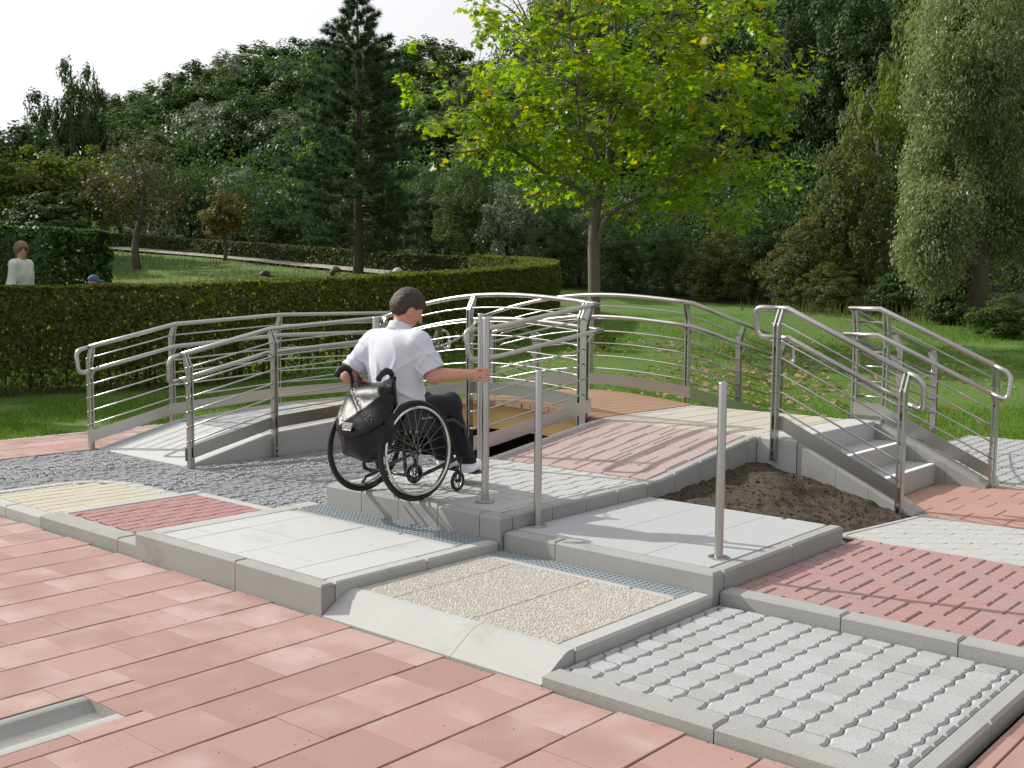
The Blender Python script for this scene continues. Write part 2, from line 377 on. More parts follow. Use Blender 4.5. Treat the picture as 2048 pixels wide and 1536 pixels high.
def bond(x0, y0, x1, y1, w, l, ox=0., oy=0., along='y', shift=.5):
    out = []
    if along == 'y':
        for i in range(int((x1 - x0) / w) + 3):
            for j in range(-2, int((y1 - y0) / l) + 3):
                a = x0 + ox + (i - 1) * w; b = y0 + oy + (j + (shift if i % 2 else 0)) * l
                out.append([(a, b), (a + w, b), (a + w, b + l), (a, b + l)])
    else:
        for j in range(int((y1 - y0) / l) + 3):
            for i in range(-2, int((x1 - x0) / w) + 3):
                b = y0 + oy + (j - 1) * l; a = x0 + ox + (i + (shift if j % 2 else 0)) * w
                out.append([(a, b), (a + w, b), (a + w, b + l), (a, b + l)])
    return out
def herring(x0, y0, x1, y1, a):
    out = []; nx = int((x1 - x0) / a) + 4; ny = int((y1 - y0) / a) + 4
    for i in range(-3, nx):
        for j in range(-3, ny):
            x, y = x0 + i * a, y0 + j * a; t = (i + j) % 4
            if t == 0: out.append([(x, y), (x + 2*a, y), (x + 2*a, y + a), (x, y + a)])
            if t == 2: out.append([(x, y), (x + a, y), (x + a, y + 2*a), (x, y + 2*a)])
    return out
def hexes(x0, y0, x1, y1):
    out = []
    for j in range(-1, int((y1 - y0) / .14) + 2):
        for i in range(-1, int((x1 - x0) / .2) + 2):
            cx, cy = x0 + .2 * i + (.1 if j % 2 else 0), y0 + .14 * j
            out.append([(cx - .1, cy - .04), (cx, cy - .10), (cx + .1, cy - .04), (cx + .1, cy + .04), (cx, cy + .10), (cx - .1, cy + .04)])
    return out
def waves(x0, y0, x1, y1, w, l, b, kind='arc', n=6):
    out = []
    for i in range(-1, int((x1 - x0) / w) + 2):
        for j in range(-2, int((y1 - y0) / l) + 2):
            a = x0 + i * w; c = y0 + (j + (.5 if i % 2 else 0)) * l; ts = [k / n for k in range(n + 1)]
            if kind == 'arc': R_ = lambda t: b * abs(math.sin(math.pi * t)); L_ = lambda t: b * abs(math.sin(math.pi * (t + .5)))
            else: R_ = lambda t: b * math.sin(2 * math.pi * t); L_ = lambda t: b * math.sin(2 * math.pi * (t + .5))
            out.append([(a + w + R_(t), c + t * l) for t in ts] + [(a + L_(t), c + t * l) for t in ts[::-1]])
    return out
def kerb(root, a, b, width, z0, zt, mat='kerb', length=1.0, ch=.012, name='kerb_stone', first=None, sidev=1):
    """a row of kerb stones from a to b along x or y; the width lies on the +side"""
    ax = 0 if abs(b[0] - a[0]) > abs(b[1] - a[1]) else 1
    p = a[ax]; e = b[ax]; s = 1 if e > p else -1; n = 0
    zf = zt if callable(zt) else flat(zt)
    while s * (e - p) > .02:
        q = p + s * (first if (first and n == 0) else length); q = min(q, e) if s > 0 else max(q, e)
        if abs(e - q) < .12: q = e
        lo, hi = sorted((p, q)); gp = .0025
        c0, c1 = sorted((a[1 - ax], a[1 - ax] + sidev * width))
        parts = 1
        if callable(zt): parts = max(1, int((hi - lo) / .12))
        cuts = np.linspace(lo + gp, hi - gp, parts + 1)
        if ax == 0: poly = [(x, c0) for x in cuts] + [(x, c1) for x in cuts[::-1]]
        else: poly = [(c1, y) for y in cuts] + [(c0, y) for y in cuts[::-1]]
        j = random.uniform(-.0015, .0015); mb = MB()
        zz = lambda x, y, j=j: zf(x, y) + j
        t = inset(poly, ch); m = len(poly); zb = z0 if callable(z0) else flat(z0)
        v = [(x, y, zb(x, y)) for x, y in poly] + [(x, y, zz(x, y) - ch) for x, y in poly] + [(x, y, zz(x, y)) for x, y in t]
        f = [(i, (i+1) % m, m + (i+1) % m, m + i) for i in range(m)] + [(m+i, m + (i+1) % m, 2*m + (i+1) % m, 2*m + i) for i in range(m)]
        k = m // 2
        for i in range(k - 1): f.append((2*m + i, 2*m + i + 1, 2*m + m - 2 - i, 2*m + m - 1 - i))
        mb.add(v, f); mb.build(name, MATS[mat], root); p = q; n += 1
# ------------------------------------------------------------------ ground under everything
mb = MB(); mb.add([(-7.05, -9, -.12), (9, -9, -.12), (9, 9.05, -.12), (.06, 9.05, -.12), (.06, 5.9, -.12), (-1.46, 5.9, -.12), (-1.46, 3.95, -.12), (-4.2, 3.95, -.12), (-4.2, 5.9, -.12), (-5.8, 5.9, -.12), (-5.8, 4.3, -.12), (-7.05, 4.3, -.12)], [tuple(range(12))])
tag(mb.build('ground', MATS['sand_joint']), 'sandy ground under the paved plaza', 'ground', kind='structure')
# ------------------------------------------------------------------ large red tiles in front
mb = MB(); zb_ = -.012; gx0, gx1, gy = .163, .478, -1.258
for x0, y0, x1, y1 in ((-7, gy, 2.93, -.001), (-7, -6.5, gx0, gy), (gx1, -6.5, 2.93, gy)): mb.add([(x0, y0, zb_), (x1, y0, zb_), (x1, y1, zb_), (x0, y1, zb_)], [(0, 1, 2, 3)])
fr = mb.build('pavement', MATS['joint_red']); tag(fr, 'large terracotta tiles across the front of the plaza', 'pavement', kind='structure')
T = []
for i in range(-24, 11):
    for j in range(-24, 3):
        if i >= 10: continue
        a = -.022 + i * .3015; b = -.895 + (j + (0 if i % 2 else .5)) * .2914
        T.append([(a, b), (a + .3015, b), (a + .3015, b + .2914), (a, b + .2914)])
G0, G1, GV = .163, .478, -1.258        # drain channel cut into the tiles
cutT = []
for p in T:
    xs = [q[0] for q in p]; ys = [q[1] for q in p]
    if max(xs) <= G0 or min(xs) >= G1 or min(ys) >= GV: cutT.append(p); continue
    for bx in ((-99, -99, G0, 99), (G1, -99, 99, 99), (G0, GV, G1, 99)):
        q = clip(p, *bx)
        if len(q) > 2 and abs(area(q)) > .001: cutT.append(q)
def tight(P): return [[(x + (.003 if x < np.mean([q[0] for q in p]) else -.003), y) for x, y in p] for p in P]
pave(fr, tight(cutT), flat(0), 'red_tile', 'paving_tile', (-7, -6.5, 2.93, -.004), g=.0007, ch=.003, lim=295)
rf = field('terracotta tiles beside the raised bed of wavy grey pavers', 2.93, -2.5, 5.2, 1.36, flat(0), 'joint_red')
T = [p for p in bond(2.93, -2.5, 5.2, 1.36, .3015, .2914, ox=.07, oy=.02)]
pave(rf, tight(T), flat(0), 'red_tile', 'paving_tile', (2.935, -2.5, 5.2, 1.355), g=.0007, ch=.003)
# drain channel
ch = tag(empty('drain_channel', (0, 0, 0)), 'grey concrete drain channel sunk into the terracotta tiles', 'drain')
prof = [(G0 + .004, -.004), (G0 + .055, -.004), (G0 + .062, -.014)] + [(G0 + .062 + t * (.191 + .0), -.014 - .040 * math.sin(math.pi * t)) for t in np.linspace(.03, .97, 14)] + [(G1 - .062, -.014), (G1 - .055, -.004), (G1 - .004, -.004)]
for k in range(4):
    y1 = GV - .0 - k * 1.0; y0 = y1 - .995; mb = MB(); n = len(prof)
    mb.add([(x, y, z) for y in (y0, y1) for x, z in prof], [(i, i + 1, n + i + 1, n + i) for i in range(n - 1)])
    mb.build('channel_block', MATS['kerb'], ch, True)
mb = MB(); mb.add([(x, GV - .003, z) for x, z in prof] + [(G1 - .004, GV - .003, -.001), (G0 + .004, GV - .003, -.001)], [tuple(range(len(prof) + 2))]); 
mb.build('end_face', MATS['kerb'], ch)
# ------------------------------------------------------------------ yellow and red trial patches on the left
mb = MB(); mb.add([(x, y, .054) for x, y in ((-3.86, .1), (-2.84, .1), (-2.84, 1.0), (-3.52, 1.0), (-3.66, .95), (-3.78, .86), (-3.84, .72))], [tuple(range(7))])
ye = tag(mb.build('pavement', MATS['sand_joint']), 'yellow concrete pavers with a rounded corner at the far edge', 'pavement', kind='structure')
pl = []
for p in bond(-3.86, .1, -2.85, 1.05, .122, .242, oy=.06):
    q = clip(p, -3.80, .13, -2.845, .98)
    if len(q) > 2:
        c = np.mean(q, axis=0)
        if c[0] < -3.42 and c[1] > .72 and math.hypot(c[0] + 3.42, c[1] - .62) > .38: continue
        pl.append(q)
pave(ye, pl, flat(.066), 'yellow', g=.0025, ch=.005)
kerb(ye, (-3.95, .015), (-2.83, .015), .105, -.03, .068, 'kerb_light', 1.0, first=.62)
for a in np.linspace(0, 1, 12)[:-1]:          # rounded rim
    def rim(s, off):
        L1, L2 = .62, .58; ar = math.pi / 2 * (.36)
        pts = [(-3.86 + .0, .12), (-3.86, .72), (-3.80, .87), (-3.68, .97), (-3.52, 1.02), (-2.84, 1.02)]
        pp = np.array(pts); sg = np.r_[0, np.cumsum(np.hypot(*np.diff(pp, axis=0).T))]; t = s * sg[-1]
        x = np.interp(t, sg, pp[:, 0]); y = np.interp(t, sg, pp[:, 1]); x2 = np.interp(min(t + .01, sg[-1]), sg, pp[:, 0]); y2 = np.interp(min(t + .01, sg[-1]), sg, pp[:, 1])
        if t >= sg[-1] - .011: d = np.array([1., 0])
        else: d = np.array([x2 - x, y2 - y]); d /= np.hypot(*d)
        return (x - d[1] * off, y + d[0] * off)
    b = a + 1 / 11; mid = (a + b) / 2
    poly = [rim(a, -.035), rim(mid, -.035), rim(b, -.035), rim(b, .06), rim(mid, .06), rim(a, .06)]
    mb = MB(); mb.prism(poly if area(poly) > 0 else poly[::-1], -.03, flat(.068), .008, .0012); mb.build('kerb_stone', MATS['kerb_light'], ye)
rw = field('dark red interlocking pavers between yellow patch and white slabs', -2.76, .1, -1.62, 1.13, flat(.076), 'joint_red')
pave(rw, gap_y(waves(-2.74, .09, -1.62, 1.1, .1015, .2, .010, 'sine'), .0015), flat(.076), 'red_wave', box=(-2.735, .155, -1.635, 1.105), g=.0025, ch=.006)
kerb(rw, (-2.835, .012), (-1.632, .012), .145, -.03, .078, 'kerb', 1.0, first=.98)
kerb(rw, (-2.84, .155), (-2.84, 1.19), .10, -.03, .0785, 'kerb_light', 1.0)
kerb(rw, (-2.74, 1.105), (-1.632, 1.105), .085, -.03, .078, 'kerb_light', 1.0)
# ------------------------------------------------------------------ white slabs on the higher block
ws = field('large white slabs on the kerbed step in front of wheelchair', -1.62, .01, .05, 1.27, flat(.15), 'sand_joint')
cols = [(-1.49, -1.268, [.29, .765]), (-1.268, -.78, [.525]), (-.78, -.292, [.265, .76]), (-.292, -.035, [.51])]
for x0, x1, cy in cols:
    ys = [.085] + cy + [1.0]
    pave(ws, [[(x0, a), (x1, a), (x1, b), (x0, b)] for a, b in zip(ys, ys[1:])], flat(.15), 'slab_white', 'paving_slab', g=.002, ch=.002, jit=.0006)
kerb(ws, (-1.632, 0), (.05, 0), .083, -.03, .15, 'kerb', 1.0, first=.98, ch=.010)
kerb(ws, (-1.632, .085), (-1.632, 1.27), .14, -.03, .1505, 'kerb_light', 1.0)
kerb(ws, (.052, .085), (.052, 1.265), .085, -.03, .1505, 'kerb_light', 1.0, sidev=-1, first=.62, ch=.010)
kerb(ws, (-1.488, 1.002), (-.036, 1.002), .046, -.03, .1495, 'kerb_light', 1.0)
# ------------------------------------------------------------------ exposed pebble slabs
ag = field('washed pebble slabs with a dropped kerb towards terracotta tiles', .055, .19, 1.40, 1.27, flat(.1), 'pebble_bed', depth=.010)
for x0, x1 in ((.058, .312), (.312, .815), (.815, 1.315)):
    for y0, y1 in ((.215, .67), (.67, 1.115)):
        p = [(x0, y0), (x1, y0), (x1, y1), (x0, y1)]; mb = MB(); mb.prism(p, .05, flat(.096), .003, .004)
        sb = mb.build('paving_slab', MATS['pebble_bed'], ag)
        # the pebbles of this slab, real little stones
        ar = (x1 - x0) * (y1 - y0); n = int(ar * 12500); q = RNG.random((n, 2)) * [x1 - x0 - .014, y1 - y0 - .014] + [x0 + .007, y0 + .007]
        s = RNG.uniform(.0034, .0062, n); an = RNG.uniform(0, 6.28, n); el = RNG.uniform(.6, 1.0, n)
        base = np.array([(math.cos(k * 1.2566), math.sin(k * 1.2566), -.5) for k in range(5)] + [(.62 * math.cos(k * 1.2566 + .6), .62 * math.sin(k * 1.2566 + .6), .55) for k in range(5)])
        ca, sa = np.cos(an), np.sin(an)
        bx = base[None, :, 0] * s[:, None]; by = base[None, :, 1] * (s * el)[:, None]; bz = base[None, :, 2] * (s * .8)[:, None]
        V = np.stack([bx * ca[:, None] - by * sa[:, None] + q[:, :1], bx * sa[:, None] + by * ca[:, None] + q[:, 1:], bz + .0965 + RNG.uniform(-.001, .0012, (n, 1))], -1).reshape(-1, 3)
        fq = np.array([(k, (k + 1) % 5, 5 + k) for k in range(5)] + [((k + 1) % 5, 5 + (k + 1) % 5, 5 + k) for k in range(5)] + [(5, 6, 7), (5, 7, 8), (5, 8, 9)])
        F = (fq[None] + (np.arange(n) * 10)[:, None, None]).reshape(-1, 3)
        tag(new_obj('pebbles', mesh('pebbles', V, F), None, sb), kind='stuff').data.materials.append(MATS.get('pebble') or material('pebble', (.44, .37, .27), .7))
m = MATS['pebble']; t = m.node_tree; g_ = t.nodes.new('ShaderNodeNewGeometry'); r_ = t.nodes.new('ShaderNodeValToRGB')
for pos, c in ((.0, (.46, .41, .33)), (.2, (.58, .55, .48)), (.5, (.68, .66, .61)), (.85, (.64, .625, .59)), (1., (.46, .445, .42))):
    e = r_.color_ramp.elements[0] if pos == 0 else (r_.color_ramp.elements[1] if pos == 1 else r_.color_ramp.elements.new(pos)); e.position = pos; e.color = (*c, 1)
t.links.new(g_.outputs['Random Per Island'], r_.inputs['Fac']); t.links.new(r_.outputs['Color'], t.nodes['Principled BSDF'].inputs['Base Color'])
dk = [(0, -.03), (0, .004), (.02, .016), (.06, .042), (.11, .071), (.155, .094), (.175, .0995), (.19, .1005), (.213, .1005), (.213, -.03)]
for x0, x1 in ((.054, .905), (.908, 1.41)):
    mb = MB(); n = len(dk); mb.add([(x, y, z) for x in (x0, x1) for y, z in dk], [(i, i + n, i + 1 + n, i + 1) for i in range(n - 1)] + [tuple(range(n)), tuple(range(2*n - 1, n - 1, -1))])
    mb.build('dropped_kerb', MATS['kerb_light'], ag)
kerb(ag, (1.418, .214), (1.418, 1.295), .10, -.03, .1015, 'kerb_light', 1.0, sidev=-1)
kerb(ag, (.058, 1.118), (1.314, 1.118), .04, -.03, .0995, 'kerb_light', 1.0)
# ------------------------------------------------------------------ wavy grey pavers
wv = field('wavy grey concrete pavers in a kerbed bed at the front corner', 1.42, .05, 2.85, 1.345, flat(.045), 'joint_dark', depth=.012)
pave(wv, gap_y(waves(1.449, .09, 2.84, 1.36, .12, .1157, .016), .0016), flat(.045), 'wave_grey', box=(1.425, .112, 2.826, 1.345), g=.0024, ch=.0105, jit=.002, lim=290)
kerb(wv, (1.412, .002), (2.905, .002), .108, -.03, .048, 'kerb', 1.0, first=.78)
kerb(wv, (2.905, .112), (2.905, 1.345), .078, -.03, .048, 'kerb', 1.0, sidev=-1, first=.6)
# ------------------------------------------------------------------ granite slabs
gr = field('pale granite slabs on the raised step with two bollards', .066, 1.33, 1.40, 2.73, flat(.2), 'sand_joint')
P_ = []
for x0, x1 in ((.066, .50), (.50, .95), (.95, 1.335)):
    for y0, y1 in ((1.40, 1.83), (1.83, 2.26), (2.26, 2.69)): P_.append([(x0, y0), (x1, y0), (x1, y1), (x0, y1)])
pave(gr, P_, flat(.2), 'granite', 'paving_slab', g=.0012, ch=.0015, jit=.0003)
kerb(gr, (.066, 1.297), (1.42, 1.297), .10, -.03, .2005, 'kerb', 1.0, first=.37, ch=.012)
kerb(gr, (1.42, 1.40), (1.42, 2.76), .083, -.03, .2005, 'kerb', 1.0, sidev=-1, first=.72, ch=.012)
kerb(gr, (.066, 2.693), (1.336, 2.693), .05, -.03, .2005, 'kerb_light', 1.0)
# ------------------------------------------------------------------ red herringbone
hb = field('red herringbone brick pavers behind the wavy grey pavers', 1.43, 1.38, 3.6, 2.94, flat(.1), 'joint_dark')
pave(hb, gap_y(herring(1.395, 1.33, 3.6, 2.95, .098), .0014), flat(.1), 'herring', 'paving_brick', (1.428, 1.465, 3.6, 2.935), g=.0024, ch=.0075, jit=.0018)
kerb(hb, (1.425, 1.352), (3.6, 1.352), .108, -.03, .112, 'kerb', .52, first=.62, ch=.010)
# ------------------------------------------------------------------ hexagon pavers sloping down, and red tiles at the stair foot
zh = lambda x, y: float(np.interp(y, [2.94, 4.36], [.098, .006]))
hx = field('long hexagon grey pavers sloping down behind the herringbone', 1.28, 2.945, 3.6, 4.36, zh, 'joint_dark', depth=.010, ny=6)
pave(hx, hexes(1.335, 3.0, 3.6, 4.4), zh, 'grey_paver', box=(1.335, 2.985, 3.6, 4.335), g=.0018, ch=.003)
kerb(hx, (1.42, 2.94), (3.6, 2.94), .042, -.03, .1005, 'kerb_light', 1.0)
kerb(hx, (1.335, 3.0), (1.335, 4.37), .05, -.03, lambda x, y: zh(x, y) + .003, 'kerb_light', 1.0, sidev=-1)
rr = field('terracotta tiles at the foot of the concrete stairs', .86, 4.36, 3.4, 6.05, flat(0), 'joint_red')
pave(rr, bond(.81, 4.42, 3.4, 6.05, .288, .2765, ox=0, oy=-.0, along='x'), flat(0), 'red_tile_right', 'paving_tile', (.9, 4.365, 3.4, 5.99), g=.0025, ch=.004)
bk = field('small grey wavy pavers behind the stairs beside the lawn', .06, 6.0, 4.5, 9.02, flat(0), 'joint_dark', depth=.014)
pave(bk, waves(.07, 6.0, 4.5, 9.0, .12, .1157, .012, n=4), flat(0), 'wave_grey', box=(.07, 6.0, 4.5, 9.0), g=.005, ch=.007, jit=.002, lim=290)
# ------------------------------------------------------------------ red strip and cobbles on the left
rs = field('strip of terracotta tiles along the dark lawn on the far side', -7.0, -3, -5.76, 4.25, flat(0), 'joint_red')
pave(rs, bond(-7, -3, -5.76, 4.25, .3015, .2914, ox=.1), flat(0), 'red_tile', 'paving_tile', (-6.985, -3, -5.775, 4.25), g=.0025, ch=.004)
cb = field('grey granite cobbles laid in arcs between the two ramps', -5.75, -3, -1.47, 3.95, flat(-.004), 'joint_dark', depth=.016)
st = []
WC = 1.25; s_ = .068
for c in range(-1, 5):
    for k in range(-8, 110):
        m = int(WC / .078)
        for i in range(m):
            x = (i + .5) / m - .5; x0 = -5.9 + c * WC + (i / m) * WC; x1 = x0 + WC / m
            def yy(xx): u = (xx + 5.9 - c * WC) / WC - .5; return -3 + k * s_ + .15 * (1 - (2 * u) ** 2)
            p = [(x0, yy(x0)), (x1, yy(x1)), (x1, yy(x1) + s_), (x0, yy(x0) + s_)]
            p = [(a + random.uniform(-.008, .008), b + random.uniform(-.007, .007)) for a, b in p]
            cx, cy = np.mean(p, axis=0)
            if cx < -5.72 or cx > -1.49 or cy > 3.93 or cy < -2.9: continue
            if -4.0 < cx and cy < 1.22 and not (cx < -3.6 and math.hypot(cx + 3.5, cy - .72) > .42 and cy > .7): continue
            if cx > -4.0 and cy < .0: continue
            if LX0 - .05 < cx < LX1 + .04 and cy > 2.0: continue
            if cx > -1.66 and cy < 1.32: continue
            st.append(p)
pave(cb, st, flat(-.002), 'cobble', 'cobblestone', None, g=.0030, ch=.008, jit=.005, lim=290, h=.03)

# grit and crumbs lying about on the paving
mb = MB(); mg = MB()
for k in range(520):
    x = random.uniform(-2.5, 2.9); y = random.uniform(-2.6, -.02) if random.random() < .75 else random.choice([-.02, -.03, -.015])
    if G0 - .02 < x < G1 + .02 and y < GV: continue
    r = random.choice([.0016, .002, .0026, .0035]); t = mb if random.random() < .55 else mg
    t.add([(x + r * math.cos(a), y + r * math.sin(a), .0005) for a in (0, 2.1, 4.2)] + [(x, y, r * 1.2)], [(0, 1, 3), (1, 2, 3), (2, 0, 3)])
tag(mb.build('grit', MATS['pebble_bed']), 'pale crumbs of grit scattered over the terracotta tiles', 'grit', kind='stuff')
tag(mg.build('dark_grit', MATS['joint_dark']), 'dark crumbs of dirt scattered over the terracotta tiles', 'grit', kind='stuff')
# ================================================================== raised walkways
def extrude_y(prof, x0, x1):
    """side profile (y, z) swept across x"""
    n = len(prof); v = [(x, y, z) for x in (x0, x1) for y, z in prof]
    return v, [(i, (i + 1) % n, n + (i + 1) % n, n + i) for i in range(n)] + [tuple(range(n - 1, -1, -1)), tuple(range(n, 2 * n))]
def extrude_x(prof, y0, y1):
    n = len(prof); v = [(x, y, z) for y in (y0, y1) for x, z in prof]
    return v, [(i, n + i, n + (i + 1) % n, (i + 1) % n) for i in range(n)] + [tuple(range(n)), tuple(range(2 * n - 1, n - 1, -1))]
# ---- right-hand ramp
rp_ = tag(empty('wheelchair_ramp', (0, 0, 0)), 'paved trial ramp with wavy grey and pink pavers climbing past the bollards', 'ramp')
ys = [1.30, 2.85, 2.95, 3.5, 4.12, 4.28, 5.78]
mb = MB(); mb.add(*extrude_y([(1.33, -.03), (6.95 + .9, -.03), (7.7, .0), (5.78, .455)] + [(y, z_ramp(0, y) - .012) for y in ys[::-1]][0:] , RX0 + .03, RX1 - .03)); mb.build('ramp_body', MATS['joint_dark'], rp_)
pave(rp_, gap_y(waves(-1.40, 1.36, 0, 2.86, .12, .235, .014, 'sine'), .0015), z_ramp, 'grey_paver', box=(RX0 + .085, 1.375, RX1 - .09, 2.83), g=.0024, ch=.006)
pave(rp_, bond(-1.43, 2.86, 0, 4.22, .238, .2745, ox=.07, oy=.275, along='x'), z_ramp, 'pink', box=(RX0 + .085, 2.835, RX1 - .09, 4.21), g=.0028, ch=.006)
pave(rp_, bond(-1.4, 4.2, .1, 5.75, .24, .24, ox=-.02, oy=.24, along='y', shift=.5), z_ramp, 'beige', box=(RX0 + .075, 4.215, .085, 5.74), g=.0026, ch=.006)
kerb(rp_, (RX1, 1.38), (RX1, 4.22), .085, -.03, z_ramp, 'kerb', .335, sidev=-1, ch=.012, first=.36)
kerb(rp_, (RX0, 1.37), (RX0, 4.22), .08, -.03, z_ramp, 'kerb_light', .5, ch=.010)
kerb(rp_, (RX0, 4.222), (RX0, 5.76), .07, -.03, z_ramp, 'kerb_light', .77, ch=.008)
kerb(rp_, (RX0, 1.272), (RX1, 1.272), .105, -.03, .289, 'kerb', .34, ch=.018)
kerb(rp_, (RX1 - .0, 4.222), (RX1 + .33, 4.222), .26, -.03, .469, 'kerb_light', .5, sidev=1, ch=.025)
# rear slope of the landing
mb = MB(); mb.add(*extrude_y([(5.762, -.03), (7.75, -.03), (7.75, .0), (5.762, .452)], RX0, RX1)); mb.build('rear_slope', MATS['grey_paver'], rp_)
# ---- stairs
stt = tag(empty('stairs', (0, 0, 0)), 'three concrete steps with pale nosing strips between sloping side kerbs', 'stairs')
NU = [.345, .605, .872]; NZ = [.466, .312, .158]
for n in range(3):
    x1 = NU[n]; x0 = (.09 if n == 0 else NU[n-1] - .02); mb = MB(); mb.box((x0, 4.487, -.02), (x1, 5.755, NZ[n]), .006); mb.build('step', MATS['slab_white' if n == 0 else 'kerb_light'], stt)
    if n:
        mb = MB(); mb.box((x1 - .046, 4.495, NZ[n] - .002), (x1 - .006, 5.745, NZ[n] + .0025)); mb.build('nosing_strip', MATS['print_white'], stt)
for y0, y1, nm in ((4.225, 4.482, 'f'), (5.76, 5.95, 'r')):
    pts = [(.395, .445), (.70, .30), (.95, .187), (1.20, .065), (1.27, .02)]
    segs = [(pts[0], pts[1]), (pts[1], pts[2]), (pts[2], pts[4])]
    for (a, b), g_ in zip(segs, range(3)):
        mid = [pts[3]] if g_ == 2 else []
        top = [a] + mid + [b]; c = .02
        prof = [(a[0] + .002, -.03)] + [(b[0] - .002, -.03)] + [(x - (.002 if i == 0 else 0), z) for i, (x, z) in enumerate(top[::-1])]
        pr2 = prof; n = len(pr2); mb = MB()
        # rounded upper edges: three slices across the kerb
        ysl = [(y0, .024), (y0 + .008, .010), (y0 + .026, 0), (y1 - .026, 0), (y1 - .008, .010), (y1, .024)]
        v = []
        for y, dz in ysl: v += [(x, y, z - (dz if z > -.02 else 0)) for x, z in pr2]
        f = []
        for s in range(len(ysl) - 1):
            for i in range(n): f.append((s*n + i, (s+1)*n + i, (s+1)*n + (i + 1) % n, s*n + (i + 1) % n))
        f += [tuple(range(n)), tuple(range(len(ysl)*n - 1, (len(ysl) - 1)*n - 1, -1))]
        mb.add(v, f); mb.build('side_kerb', MATS['kerb'], stt)
    mb = MB()
    if nm == 'r': mb.box((.09, y0 + .002, -.03), (.393, y1 - .002, .463), .02); mb.build('side_kerb', MATS['kerb'], stt)
# ---- heap of soil
nx, ny = 70, 84; X = np.linspace(.065, 1.33, nx); Y = np.linspace(2.745, 4.23, ny); GX, GY = np.meshgrid(X, Y)
def vnoise(x, y, s, seed=0):
    r = np.random.default_rng(seed); g = r.random((64, 64)); x = x * s + 7.3; y = y * s + 3.1; i = np.floor(x).astype(int); j = np.floor(y).astype(int); a = x - i; b = y - j
    a = a*a*(3-2*a); b = b*b*(3-2*b); q = lambda p, k: g[p % 64, k % 64]
    return (q(i,j)*(1-a)+q(i+1,j)*a)*(1-b)+(q(i,j+1)*(1-a)+q(i+1,j+1)*a)*b
fx = (GX - .065) / 1.265; fy = (GY - 2.745) / 1.485
GZ = .165 * (1 - fx) * (1 - fy) + .245 * (1 - fx) * fy + .055 * fx * (1 - fy) + .0 * fx * fy
GZ += .075 * np.exp(-((GX - .38) / .30) ** 2 - ((GY - 3.85) / .34) ** 2) + .055 * np.exp(-((GX - .62) / .2) ** 2 - ((GY - 3.35) / .25) ** 2) + .03 * np.exp(-((GX - 1.0) / .2) ** 2 - ((GY - 3.5) / .3) ** 2)
GZ += (vnoise(GX, GY, 5, 1) - .5) * .045 + (vnoise(GX, GY, 16, 2) - .5) * .022 + (vnoise(GX, GY, 38, 3) - .5) * .012
V = np.stack([GX, GY, GZ], -1).reshape(-1, 3); I = np.arange(nx * ny).reshape(ny, nx)
F = np.stack([I[:-1, :-1], I[:-1, 1:], I[1:, 1:], I[1:, :-1]], -1).reshape(-1, 4)
sl_ = new_obj('soil_heap', mesh('soil_heap', V, F, True), MATS['soil']); tag(sl_, 'dark brown soil heaped between the ramp and stairs', 'soil', kind='stuff')
mbc = MB()
for k in range(1100):
    x = random.uniform(.1, 1.28); y = random.uniform(2.8, 4.2); z = float(GZ[np.abs(Y - y).argmin(), np.abs(X - x).argmin()]); r = random.choice([.004, .005, .006, .008, .011, .016])
    vv = [(x + r * random.uniform(.6, 1.2) * math.cos(a), y + r * random.uniform(.6, 1.2) * math.sin(a), z + r * .1) for a in (0, 1.3, 2.5, 3.8, 5.0)]
    mbc.add(vv + [(x, y, z + r * .9)], [(i, (i + 1) % 5, 5) for i in range(5)])
tag(mbc.build('soil_clods', MATS['soil'], sl_), kind='stuff')
# ---- left-hand ramp
lp = tag(empty('wheelchair_ramp', (0, 0, 0)), 'concrete ramp with steel rails rising from the cobbles towards the bridge', 'ramp')
prof = [(1.985, -.03), (6.9, -.03), (6.9, .0), (5.78, .272), (4.15, .27), (2.85, .19), (2.84, .2), (1.985, .0)]
mb = MB(); mb.add(*extrude_y(prof, LX0 + .05, LX1 - .05)); mb.build('ramp_body', MATS['slab_white'], lp)
for xx, s in ((LX1, -1), (LX0, 1)):
    kerb(lp, (xx, 1.985), (xx, 6.85), .07, -.03, lambda x, y: z_left(x, y) + .008, 'kerb_light', 1.3, sidev=s, ch=.008, first=.88, name='edge_wall')
pave(lp, waves(LX0 + .07, 2.86, LX1 - .07, 4.15, .12, .235, .012, 'sine'), z_left, 'wave_grey', box=(LX0 + .075, 2.86, LX1 - .075, 4.14), g=.003, ch=.004)
pave(lp, bond(LX0 + .07, 4.15, LX1 - .07, 5.78, .24, .24, oy=.1), z_left, 'beige', box=(LX0 + .075, 4.15, LX1 - .075, 5.77), g=.0025, ch=.004)
